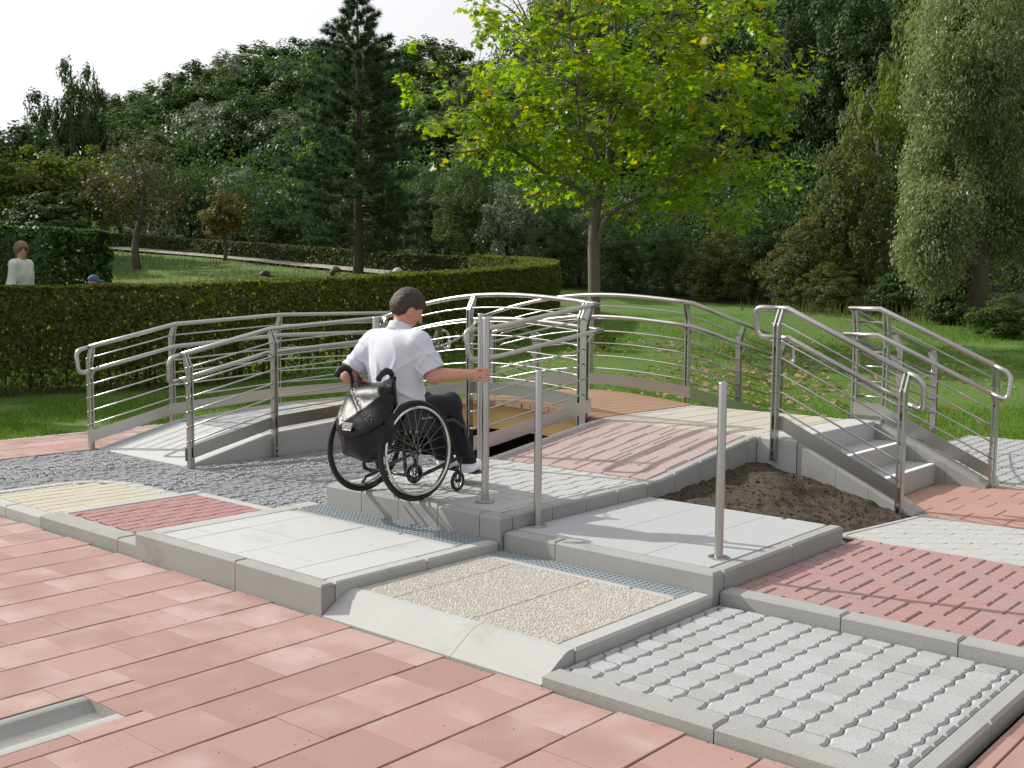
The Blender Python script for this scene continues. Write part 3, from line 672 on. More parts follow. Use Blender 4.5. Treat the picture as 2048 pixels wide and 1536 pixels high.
# ---- pit under the bridge
pit = MB(); zp = -.5
pv = [(-4.2, 3.95), (-1.46, 3.95), (-1.46, 6.0), (-4.2, 6.0)]
pit.add([(x, y, zp) for x, y in pv] + [(x, y, -.02) for x, y in pv], [(0, 1, 2, 3), (0, 4, 5, 1), (1, 5, 6, 2), (2, 6, 7, 3), (3, 7, 4, 0)])
tag(pit.build('pit_ground', MATS['pit_earth']), 'dark earth hollow under the wooden bridge', 'ground', kind='structure')
mb = MB()
for k in range(60):
    x, y, r = random.uniform(-4.0, -1.7), random.uniform(4.6, 5.9), random.uniform(.06, .16)
    vv = [(x + r * random.uniform(.7, 1.1) * math.cos(a), y + r * random.uniform(.7, 1.1) * math.sin(a), -.5 + r * .3) for a in (0, 1.05, 2.1, 3.1, 4.2, 5.2)] + [(x + r * .5 * math.cos(a), y + r * .5 * math.sin(a), -.5 + r * .95) for a in (.5, 2.6, 4.7)]
    mb.add(vv, [(0, 1, 6), (1, 2, 7), (1, 7, 6), (2, 3, 7), (3, 4, 8), (3, 8, 7), (4, 5, 8), (5, 0, 6), (5, 6, 8), (6, 7, 8)])
tag(mb.build('rubble', MATS['pit_earth']), 'dark rubble lying in the hollow under the wooden bridge', 'rubble', kind='stuff')
# ---- wooden bridge
br = tag(empty('wooden_bridge', (0, 0, 0)), 'arched wooden footbridge with plank deck between the two ramps', 'bridge')
us = np.linspace(-4.19, -1.47, 27)
for a, b in zip(us, us[1:]):
    mb = MB(); g_ = .004; tk = .042; za, zb = z_bridge(a), z_bridge(b)
    y0, y1 = 4.215 + random.uniform(-.004, .004), 5.785
    x0, x1 = a + g_, b - g_
    mb.add([(x0, y0, za - tk), (x1, y0, zb - tk), (x1, y1, zb - tk), (x0, y1, za - tk), (x0, y0, za), (x1, y0, zb), (x1, y1, zb), (x0, y1, za)], [(3,2,1,0),(4,5,6,7),(0,1,5,4),(1,2,6,5),(2,3,7,6),(3,0,4,7)])
    mb.build('plank', MATS['wood_deck'], br)
for y0 in (4.33, 5.58):
    uu = np.linspace(-4.19, -1.47, 25); top = [(u, z_bridge(u) - .044) for u in uu]; bot = [(u, z_bridge(u) - .28 + .02 * ((u + 2.8) / 1.4) ** 2) for u in uu]
    n = len(uu); v = [(u, y, z) for y in (y0, y0 + .11) for u, z in top + bot]; f = []
    for i in range(n - 1): f += [(n + i, n + i + 1, i + 1, i), (2*n + i, 2*n + i + 1, 3*n + i + 1, 3*n + i), (i, i + 1, 2*n + i + 1, 2*n + i), (3*n + i, 3*n + i + 1, n + i + 1, n + i)]
    MB().add(v, f).build('beam', MATS['wood_beam'], br)
# ================================================================== railings
def offs(path, d):
    """shift a plan polyline to its left by d with mitred corners; z rides along"""
    P = [np.array(p[:2]) for p in path]; out = []
    for i in range(len(P)):
        a = P[i] - P[i-1] if i else P[1] - P[0]; b = P[i+1] - P[i] if i < len(P) - 1 else P[-1] - P[-2]
        a = a / np.hypot(*a); b = b / np.hypot(*b); n1 = np.array([-a[1], a[0]]); n2 = np.array([-b[1], b[0]]); m = n1 + n2; m = m * (2 / (m @ m))
        q = P[i] + m * d; out.append((q[0], q[1], path[i][2]))
    return out
def along(path, s):
    P = np.array(path); L = np.r_[0, np.cumsum(np.hypot(*np.diff(P[:, :2], axis=0).T))]
    s = min(max(s, 0), L[-1]); i = min(max(int(np.searchsorted(L, s)) - 1, 0), len(P) - 2); t = (s - L[i]) / (L[i+1] - L[i]); d = P[i+1] - P[i]; d = d[:2] / np.hypot(*d[:2])
    return P[i] + t * (P[i+1] - P[i]), d, L[-1]
RODS = (.22, .35, .48, .605, .73, .86)
def lift(path, h): return [(x, y, z + h) for x, y, z in path]
def bend(p_top, p_low, d, ext):
    """rounded return joining the upper and lower tube beyond the last post"""
    pt = np.array(p_top); pl = np.array(p_low); d3 = np.array([d[0], d[1], 0]); out = []; r = .055
    et = pt + d3 * ext; el = pl + d3 * (ext * .93)
    out.append(pt); out.append(et - d3 * r)
    dn = (el - et) / np.linalg.norm(el - et)
    for a in np.linspace(0, math.pi / 2, 6)[1:]: out.append(et - d3 * r + d3 * r * math.sin(a) + dn * r * (1 - math.cos(a)))
    for a in np.linspace(0, math.pi / 2, 6): out.append(el - dn * r - d3 * 0 + dn * r * math.sin(a) - d3 * r * (1 - math.cos(a)))
    out.append(pl); return out
def railing(name, label, path, posts, out, loops=(True, True), base=None, ext=(.13, .13), H=.975, HL=.755):
    """path: top-tube plan line with walking-surface z; out = +1 if the posts stand left of the path, -1 right"""
    root = tag(empty(name, (0, 0, 0)), label, 'railing')
    st = MATS['steel']
    top = lift(path, H); low = lift(offs(path, -out * .028), HL); pp = offs(path, out * .062)
    MB().tube(top, .0212, 12).build('top_rail', st, root, True)
    MB().tube(low, .0195, 12).build('lower_rail', st, root, True)
    P = np.array(path)
    for k, on in enumerate(loops):
        if not on: continue
        i, j = (0, 1) if k == 0 else (-1, -2)
        d = P[i, :2] - P[j, :2]; d /= np.hypot(*d); sl_p = (P[i, 2] - P[j, 2]) / np.hypot(*(P[i, :2] - P[j, :2]))
        b_ = bend(top[i], low[i], d, ext[k]); b2 = []
        for q in b_:
            s_ = (q[:2] - P[i, :2]) @ d; b2.append((q[0], q[1], q[2] + sl_p * max(s_, 0)))
        MB().tube(b2, .0208, 12).build('end_bend', st, root, True)
    e0, e1 = 0, len(pp) - 1
    for h in RODS: MB().tube(lift(pp, h), .0072, 8).build('rod', st, root, True)
    # kick plate on the inner side of the posts
    kp = offs(path, out * .034); n = len(kp); kq = offs(path, out * .028)
    v = [(x, y, z + .058) for x, y, z in kp] + [(x, y, z + .168) for x, y, z in kp] + [(x, y, z + .058) for x, y, z in kq] + [(x, y, z + .168) for x, y, z in kq]
    f = []
    for i in range(n - 1): f += [(i, i+1, n+i+1, n+i), (3*n+i, 3*n+i+1, 2*n+i+1, 2*n+i), (n+i, n+i+1, 3*n+i+1, 3*n+i), (2*n+i, 2*n+i+1, i+1, i)]
    f += [(0, n, 3*n, 2*n), (n-1, 3*n-1, 4*n-1, 2*n-1)]
    MB().add(v, f).build('kick_plate', st, root)
    for s in posts:
        p, d, _ = along(path, s); nrm = np.array([-d[1], d[0]]) * out; zb = base(p) if base else max(p[2] - .2, 0.)
        po = None
        for k in (-1, 1):
            mb = MB(); c = p[:2] + d * k * .0160
            def pt(o, z): q = c + nrm * o; return (q[0], q[1], z)
            pr = [(.036, zb), (.090, zb), (.090, p[2] + .845), (.020, p[2] + H - .004), (-.012, p[2] + H - .012), (.036, p[2] + .80)]
            lo_, hi_ = [], []
            for dd, L_ in ((-.006, lo_), (.006, hi_)):
                for o, z in pr: q = c + d * dd + nrm * o; L_.append((q[0], q[1], z))
            m = len(pr); mb.add(lo_ + hi_, [(i, (i+1) % m, m + (i+1) % m, m + i) for i in range(m)] + [(0, 1, 2, 5), (2, 3, 4, 5), (m+5, m+2, m+1, m), (m+5, m+4, m+3, m+2)])
            po = mb.build('post', st, root)
        a = p[:2] + nrm * .06; b = p[:2] - nrm * .02
        MB().bar((a[0], a[1], p[2] + HL - .11), (b[0], b[1], p[2] + HL - .015), .012, .02, up=(d[0], d[1], 0)).build('bracket', st, po)
        for h in RODS:
            q = p[:2] + nrm * .062; qa = q - d * .0255; qb = q + d * .0255
            MB().tube([(qa[0], qa[1], p[2] + h), (qb[0], qb[1], p[2] + h)], .0088, 8).build('ferrule', st, po)
        q = p[:2] + nrm * .088
        for hz in (.03, .085):
            MB().tube([(q[0] - nrm[0]*.006, q[1] - nrm[1]*.006, zb + hz), (q[0] + nrm[0]*.006, q[1] + nrm[1]*.006, zb + hz)], .009, 6).build('bolt', MATS['chrome'], po)
    return root
def P3(x, y, z): return (x, y, z)
lv = [1.95, 2.85, 4.16]
nearp = [P3(-4.19, y, z_left(0, y)) for y in (1.93, 2.85, 3.6, 4.17)] + [P3(-4.19, 4.235, .285)]
brg = [P3(u, 4.235, z_bridge(u)) for u in np.linspace(-3.95, -1.7, 14)]
nr2 = [P3(-1.485, 4.235, .466), P3(-1.485, 4.1, z_ramp(0, 4.1)), P3(-1.485, 2.98, z_ramp(0, 2.98)), P3(-1.485, 2.85, .29), P3(-1.485, 2.74, .288)]
L1 = 4.235 - 1.93; L2 = L1 + (4.19 - 1.485)
railing('railing', 'long steel railing along cobbled side of the left ramp and over the bridge', nearp + brg + nr2, [.035, .92, 2.24, L1 + .06, L1 + 1.28, L2 - .12, L2 + .08, L2 + 1.36], -1,
        base=lambda p: 0.0, ext=(.12, .13))
railing('railing', 'steel railing on the lawn side of the left ramp', [P3(-5.77, y, z_left(0, y)) for y in (1.93, 2.85, 4.16, 5.78, 6.68)], [.035, .92, 2.24, 3.8, 4.7], 1, base=lambda p: 0.0)
rearb = [P3(-4.17, 6.62, z_left(0, 6.62)), P3(-4.17, 5.765, .285)] + [P3(u, 5.765, z_bridge(u)) for u in np.linspace(-3.95, -1.7, 14)] + [P3(-1.49, 5.765, .466), P3(-1.49, 6.8, .24), P3(-1.49, 7.72, .035)]
railing('railing', 'steel railing arching along the lawn side of the wooden bridge', rearb, [.04, .80, .855 + 1.42, .855 + 2.60, .855 + 2.68 + 1.02, .855 + 2.68 + 1.93], 1, base=lambda p: max(-.02, min(.2, p[2] - .25)))
railing('railing', 'steel stair railing ending in a rounded loop beside the soil heap', [P3(.165, 4.262, .462), P3(.265, 4.262, .460), P3(1.19, 4.262, .03)], [.05, 1.02], -1, base=lambda p: .29 if p[0] < .6 else -.01, ext=(.17, .11))
railing('railing', 'steel stair railing on the far side of the steps next to grass', [P3(.085, 7.72, .0), P3(.085, 6.6, .24), P3(.085, 5.79, .445), P3(.345, 5.79, .445), P3(1.29, 5.79, .012)], [.05, .95, 1.93 + .03, 1.93 + .30, 1.93 + 1.22], 1, base=lambda p: max(p[2] - .25, -.01))
# fixing plates on the walls
for (x, y, z) in ((-4.178, 2.80, .10), (.225, 4.214, .33)):
    pass
# ================================================================== bollards, chain, grates
BV, BF = lathe([(.0225, .004), (.0225, 1.0), (.0215, 1.004), (.018, 1.0065), (0.001, 1.0075)], 20)
def bollard(x, y, z, h, label):
    r = tag(empty('bollard', (x, y, z)), label, 'bollard', 'slim steel bollards')
    me = mesh('tube', [(a, b, c * h) for a, b, c in BV], BF, False)
    for p in me.polygons: p.use_smooth = len(p.vertices) == 4
    new_obj('tube', me, MATS['steel'], r)
    v, f = lathe([(.056, 0), (.056, .005), (.054, .0065), (.024, .0068)], 28); new_obj('base_plate', mesh('base_plate', v, f), MATS['steel'], r); return r
bollard(-.299, 1.537, .2895, 1.10, 'steel bollard gripped by the man in the wheelchair')
bollard(.105, 1.545, .2005, .90, 'short steel bollard at the granite corner below the gripped bollard')
bollard(1.27, 1.60, .2005, .90, 'short steel bollard standing alone on the granite front edge')
bollard(-1.205, 2.474, .2895, 1.095, 'tall steel bollard holding the chain, behind the gripped bollard')
bollard(-1.30, 1.56, .2895, 1.08, 'steel bollard half hidden behind the wheelchair wheels')
A = np.array([-1.21, 2.452, 1.335]); B = np.array([-1.30, 1.585, 1.33]); mb = MB(); nl = 44
for k in range(nl):
    t = (k + .5) / nl; p = A + (B - A) * t; p[2] -= .17 * 4 * t * (1 - t); d = (B - A); d[2] += -.17 * 4 * (1 - 2*t); d = d / np.linalg.norm(d)
    sd = np.cross(d, (0, 0, 1)); sd /= np.linalg.norm(sd); u2 = np.cross(sd, d); w = sd if k % 2 else u2
    ring = [p + d * .0150 * math.cos(a) * (1.0) + w * .0085 * math.sin(a) for a in np.linspace(0, 2*math.pi, 11)[:-1]]
    mb.tube(ring, .0026, 5, closed=True)
tag(mb.build('chain', MATS['steel_dark'], None, True), 'thin steel chain sagging from the tall bollard behind the man', 'chain')
def grate(x0, x1, y0, y1, z, n, label):
    r = tag(empty('drain_grate', (0, 0, 0)), label, 'grate', 'steel drain grates')
    mb = MB(); mb.box((x0, y0, z - .09), (x1, y1, z - .075)); mb.build('trough', MATS['pit_earth'], r)
    for y in (y0, y1 - .006): mb = MB(); mb.box((x0, y, z - .03), (x1, y + .006, z - .001)); mb.build('frame_bar', MATS['zinc'], r)
    for k in range(1, n): y = y0 + (y1 - y0) * k / n; mb = MB(); mb.box((x0, y - .003, z - .028), (x1, y + .003, z - .0015)); mb.build('long_bar', MATS['zinc'], r)
    m = int((x1 - x0) / .033)
    me = None
    for k in range(m + 1):
        x = x0 + (x1 - x0) * k / m
        if me is None: mb = MB(); mb.box((-.0032, y0 + .007, z - .022), (.0032, y1 - .007, z - .0025)); o = mb.build('cross_bar', MATS['zinc'], r); me = o.data
        else: o = new_obj('cross_bar', me, None, r)
        o.location.x = x
grate(-1.485, -.04, 1.052, 1.262, .150, 6, 'steel grate at the foot of the wheelchair kerb')
grate(.06, 1.31, 1.162, 1.288, .0995, 4, 'narrow steel grate behind the washed pebble slabs')
material('hair_light', (.13, .085, .05), .6, (.20, .14, .085), nscale=50)
# ================================================================== implicit-surface bodies
def surface(fn, lo, hi, h):
    """closed surface of fn(points) < 0 on a grid (naive surface nets)"""
    lo = np.array(lo, float); hi = np.array(hi, float); n = np.ceil((hi - lo) / h).astype(int) + 1
    ax = [lo[i] + h * np.arange(n[i]) for i in range(3)]
    G = np.stack(np.meshgrid(*ax, indexing='ij'), -1)
    f = fn(G.reshape(-1, 3)).reshape(n); s = f < 0
    c = [(i, j, k) for i in (0, 1) for j in (0, 1) for k in (0, 1)]
    sub = lambda a, o: a[o[0]:n[0]-1+o[0], o[1]:n[1]-1+o[1], o[2]:n[2]-1+o[2]]
    cnt = sum(sub(s, o).astype(int) for o in c); act = (cnt > 0) & (cnt < 8)
    acc = np.zeros((*(n - 1), 3)); num = np.zeros(n - 1)
    for a in c:
        for d in range(3):
            if a[d]: continue
            b = list(a); b[d] = 1; fa, fb = sub(f, a), sub(f, b); m = (fa < 0) != (fb < 0)
            t = np.where(m, fa / np.where(m, fa - fb, 1), 0); p = np.array(a, float)[None, None, None] + t[..., None] * np.eye(3)[d]
            acc += np.where(m[..., None], p, 0); num += m
    idx = -np.ones(n - 1, int); I = np.argwhere(act); idx[act] = np.arange(len(I))
    V = lo + h * (I + acc[act] / num[act][:, None]); F = []
    for d in range(3):
        o = [0, 0, 0]; o[d] = 1; e1, e2 = [(1, 2), (2, 0), (0, 1)][d]
        A = s[tuple(slice(0, n[k] - (1 if k == d else 0)) for k in range(3))]; B = s[tuple(slice(1 if k == d else 0, n[k]) for k in range(3))]
        E = np.argwhere(A != B)
        E = E[(E[:, e1] > 0) & (E[:, e2] > 0) & (E[:, e1] < n[e1] - 1) & (E[:, e2] < n[e2] - 1)]
        q = []
        for a1, a2 in ((1, 1), (0, 1), (0, 0), (1, 0)):
            C = E.copy(); C[:, e1] -= a1; C[:, e2] -= a2; q.append(idx[C[:, 0], C[:, 1], C[:, 2]])
        Q = np.stack(q, -1); fl = ~A[E[:, 0], E[:, 1], E[:, 2]]; Q[fl] = Q[fl][:, ::-1]; F.append(Q)
    F = np.concatenate(F); return V, F[(F >= 0).all(1)]
def cap_(p, a, b, ra, rb):
    a = np.array(a, float); ba = np.array(b, float) - a; t = np.clip((p - a) @ ba / (ba @ ba), 0, 1)
    return np.linalg.norm(p - a - t[:, None] * ba, axis=1) - (ra + (rb - ra) * t)
def ell(p, c, r, R_=None):
    q = p - np.array(c, float)
    if R_ is not None: q = q @ R_
    r = np.array(r, float); k0 = np.linalg.norm(q / r, axis=1); k1 = np.linalg.norm(q / r ** 2, axis=1); return k0 * (k0 - 1) / (k1 + 1e-9)
def rbox(p, c, b, r, R_=None):
    q = p - np.array(c, float)
    if R_ is not None: q = q @ R_
    q = np.abs(q) - (np.array(b, float) - r); return np.linalg.norm(np.maximum(q, 0), axis=1) + np.minimum(q.max(1), 0) - r
def smin(k, *d):
    o = d[0]
    for x in d[1:]: h = np.clip(.5 + .5 * (x - o) / k, 0, 1); o = x * (1 - h) + o * h - k * h * (1 - h)
    return o
def rotm(rx=0, ry=0, rz=0):
    return np.array(Matrix.Rotation(rz, 3, 'Z') @ Matrix.Rotation(ry, 3, 'Y') @ Matrix.Rotation(rx, 3, 'X'))
def head_sdf(p, c, R_, s=1.0):
    """skull, jaw, nose, ears; local x right, y face, z crown"""
    q = (p - np.array(c)) @ R_ / s
    d = ell(q, (0, -.008, .022), (.077, .097, .098)); d = smin(.03, d, ell(q, (0, .022, -.052), (.056, .068, .068)))
    d = smin(.012, d, cap_(q, (0, .092, .012), (0, .112, -.024), .009, .013))
    d = smin(.008, d, ell(q, (.078, -.006, -.006), (.011, .022, .033)), ell(q, (-.078, -.006, -.006), (.011, .022, .033)))
    d = smin(.008, d, cap_(q, (-.02, .083, -.062), (.02, .083, -.062), .008, .008))
    for sx in (-1, 1): d = np.maximum(d, -ell(q, (sx * .032, .098, .018), (.017, .016, .010)) - .003)
    return d * s
def hair_sdf(p, c, R_, s=1.0, length=0, thick=.007):
    q = (p - np.array(c)) @ R_ / s
    line = q[:, 2] - (.036 - .105 * np.clip((-q[:, 1] + .050) / .10, 0, 1) - length)   # hair line falls from brow to nape
    e_ = thick + .005; k_ = np.clip(line / .045, 0, 1) if length < .03 else np.ones(len(q))
    d = smin(.03, ell(q, (0, -.010, .024), (.079 + e_, .099 + e_, .100 + e_)), cap_(q, (0, -.040, -.02), (0, -.045, -.10), .058 + e_ * .7, .054 + e_ * .5)) + (e_ + .004) * (1 - k_) ** 1.5
    d = d + .0022 * np.sin(q[:, 0] * 150 + 6 * np.sin(q[:, 2] * 50)) * np.sin(q[:, 1] * 40 + q[:, 2] * 60)
    ear = ell(q, (.082, .0, -.012), (.03, .030, .036)); ear2 = ell(q, (-.082, .0, -.012), (.03, .030, .036))
    d = np.maximum(d, -line * .8); d = np.maximum(d, -(ell(q, (0, .10, -.03), (.07, .06, .085))))
    if length < .03: d = np.maximum(np.maximum(d, -ear), -ear2)
    return d * s
def blob(name, fn, lo, hi, h, mat, parent=None):
    V, F = surface(fn, lo, hi, h); o = new_obj(name, mesh(name, V, F, True), MATS[mat], parent); return o
# ------------------------------------------------------------------ the man in the wheelchair (local frame: x right, y ahead, z up)
WO = (-.853, 1.27, .2895)
HC = (.022, .132, 1.148); HR = rotm(rx=math.radians(-30), ry=math.radians(6), rz=math.radians(-24))
BX, BY = .554, .267
def torso(p):
    d = ell(p, (0, .045, .545), (.180, .140, .115)); d = smin(.07, d, ell(p, (0, .055, .70), (.165, .125, .15)), ell(p, (.0, .055, .84), (.188, .122, .165)))
    return smin(.06, d, cap_(p, (-.165, .045, .945), (.17, .07, .95), .066, .066))
SR, ER, WR = (.195, .07, .935), (.268, .115, .757), (.468, .243, .765)
SL_, EL_, WL = (-.190, .035, .930), (-.275, -.085, .735), (-.262, .13, .62)
def arms(p):
    d = np.minimum(smin(.03, cap_(p, SR, ER, .058, .047), cap_(p, ER, WR, .046, .029)), smin(.03, cap_(p, SL_, EL_, .057, .046), cap_(p, EL_, WL, .045, .029)))
    return d
def hand_r(p):
    c = lambda a, r, z: (BX + r * math.cos(math.radians(a)), BY + r * math.sin(math.radians(a)), z)
    d = smin(.02, cap_(p, WR, c(196, .062, .768), .027, .026), cap_(p, c(200, .052, .788), c(206, .048, .746), .020, .020))
    fing = None
    for k, z in enumerate((.800, .779, .757, .737)):
        r = .0335; rr = .0102 - .0009 * (k == 3)
        pts = [c(205, .046, z), c(240, .041, z + .002), c(278, r, z + .001), c(315, r - .001, z - .001), c(345 + (0, 8, 4, -6)[k], r - .001, z - .002)]
        q = None
        for a, b in zip(pts, pts[1:]): e = cap_(p, a, b, rr + .0004, rr - .0004); q = e if q is None else np.minimum(q, e)
        fing = q if fing is None else np.minimum(fing, q)
    th = [c(196, .05, .795), c(160, .043, .806), c(122, .036, .812), c(92, .034, .812)]; q = None
    for a, b in zip(th, th[1:]): e = cap_(p, a, b, .0125, .0115); q = e if q is None else np.minimum(q, e)
    return smin(.007, d, fing, q)
def hand_l(p):
    d = smin(.02, cap_(p, WL, (-.262, .19, .595), .027, .026), cap_(p, (-.285, .20, .59), (-.24, .20, .59), .018, .018)); q = None
    for k, x in enumerate((-.292, -.272, -.252, -.233)):
        pts = [(x, .20, .592), (x, .238, .585), (x - .002, .252, .560), (x - .002, .243, .540)]
        for a, b in zip(pts, pts[1:]): e = cap_(p, a, b, .0098, .0092); q = e if q is None else np.minimum(q, e)
    for a, b in zip([(-.238, .185, .598), (-.222, .215, .585)], [(-.222, .215, .585), (-.226, .24, .566)]): q = np.minimum(q, cap_(p, a, b, .012, .011))
    return smin(.007, d, q)
HIPS = ((.09, .05, .51), (-.09, .05, .51)); KN = ((.125, .395, .545), (-.125, .42, .535)); AN = ((.112, .575, .165), (-.10, .585, .155)); TOE = ((.105, .675, .135), (-.10, .69, .13))
def legs(p, e=0.):
    d = None
    for h_, k_, a_ in zip(HIPS, KN, AN):
        q = smin(.04, cap_(p, h_, k_, .082 + e, .062 + e), cap_(p, k_, a_, .057 + e, .040 + e)); d = q if d is None else np.minimum(d, q)
    return d
def feet(p):
    d = None
    for a_, t_ in zip(AN, TOE): q = smin(.02, cap_(p, a_, (a_[0], a_[1] + .01, .14), .036, .036), cap_(p, (a_[0], a_[1], .135), t_, .036, .030)); d = q if d is None else np.minimum(d, q)
    return d
def body(p):
    d = smin(.05, torso(p), cap_(p, (.005, .06, .97), (.018, .108, 1.10), .066, .055)); d = smin(.02, d, head_sdf(p, HC, HR))
    d = smin(.03, d, arms(p)); d = smin(.012, d, hand_r(p), hand_l(p)); d = smin(.03, d, legs(p)); return smin(.02, d, feet(p))
man = blob('person', body, (-.36, -.16, .06), (.66, .76, 1.33), .0086, 'skin')
man.location = WO; tag(man, 'man in white short-sleeved shirt sitting in the black wheelchair gripping a bollard', 'person')
def fold(p):
    x, y, z = p.T
    w = .5 * np.sin(9 * z + 4 * x) + .3 * np.sin(21 * z - 7 * x)
    r_ = lambda t, e: (1 - np.abs(np.sin(t))) ** e
    a = r_(21 * x + 2.4 * w + 3.0 * (z - .8), 2.6) * np.clip((1.0 - z) / .1, 0, 1); b = r_(9 * x - 7 * z + 1.1 * w + .7, 5) * np.clip((.98 - z) / .1, 0, 1)
    c = r_(24 * (z - .55) + 5 * x + w, 3) * np.clip((.70 - z) / .12, 0, 1); e = r_(20 * z + 13 * x + 9 * y, 4) * np.clip((np.abs(x) - .17) / .05, 0, 1)
    return .002 - .0095 * a - .007 * b - .011 * c - .010 * e
def shirt(p):
    x, y, z = p.T
    d = torso(p) - .016 - .016 * np.clip((.74 - z) / .15, 0, 1)
    sr = np.array(SR); er = np.array(ER); end = sr + .86 * (er - sr); sl2 = np.array(SL_); el2 = np.array(EL_); endl = sl2 + .82 * (el2 - sl2)
    ar = (er - sr) / np.linalg.norm(er - sr); al = (el2 - sl2) / np.linalg.norm(el2 - sl2)
    cr = np.maximum(cap_(p, SR, er, .074, .079), (p - end) @ ar); cl = np.maximum(cap_(p, SL_, el2, .072, .077), (p - endl) @ al)
    d = smin(.035, d, cr, cl) + fold(p)
    hem = .562 + .012 * np.sin(14 * x + 1) + .02 * np.clip(x, -.1, .2); d = np.maximum(d, hem - z)
    d = np.maximum(d, -(cap_(p, sr + .62 * (er - sr), er, .056, .056))); d = np.maximum(d, -(cap_(p, sl2 + .6 * (el2 - sl2), el2, .056, .056)))
    # collar
    cn = np.array((.010, .078, 1.035)); ax = np.array((.02, .36, 1.0)); ax /= np.linalg.norm(ax); q = p - cn; hgt = q @ ax; rad = np.linalg.norm(q - hgt[:, None] * ax, axis=1)
    col = np.maximum(np.abs(rad - .069 - .10 * np.clip(-hgt, -.1, .1)) - .0058, np.abs(hgt) - .026); d = smin(.018, d, col)
    d = np.maximum(d, -(np.maximum(rad - .060, -.02 - hgt)))
    return d
sh = blob('shirt', shirt, (-.40, -.15, .52), (.40, .28, 1.10), .0062, 'shirt_white', man)
def trousers(p):
    x, y, z = p.T
    d = smin(.05, ell(p, (0, .055, .535), (.193, .150, .108)), legs(p, .014)); d = d + .005 * np.sin(40 * y + 25 * z) * np.sin(18 * x + 9) + .004 * np.abs(np.sin(33 * z + 10 * y))
    d = np.maximum(d, np.where(y < .17, z - .60, -1)); return np.maximum(d, .155 - z)
blob('trousers', trousers, (-.24, -.12, .12), (.24, .52, .66), .0095, 'trousers', man)
blob('trousers_hem', lambda p: np.maximum(np.minimum(*[cap_(p, tuple(np.array(k_) * .35 + np.array(a_) * .65), a_, .060, .062) for k_, a_ in zip(KN, AN)]), .15 - p[:, 2]), (-.24, .38, .12), (.24, .68, .42), .0095, 'trousers', man)
blob('hair', lambda p: hair_sdf(p, HC, HR), (-.12, -.02, 1.03), (.16, .28, 1.32), .0052, 'hair_brown', man)
for a_, t_ in zip(AN, TOE):
    def shoe(p, a_=a_, t_=t_):
        d = smin(.025, cap_(p, (a_[0], a_[1] - .015, .130), (a_[0], a_[1] + .03, .135), .044, .043), cap_(p, (a_[0], a_[1], .125), (t_[0], t_[1], .128), .043, .038)); return np.maximum(np.maximum(d, .088 - p[:, 2]), p[:, 2] - .175)
    blob('shoe', shoe, (a_[0] - .07, a_[1] - .09, .07), (a_[0] + .07, t_[1] + .07, .20), .0085, 'shoe_white', man)
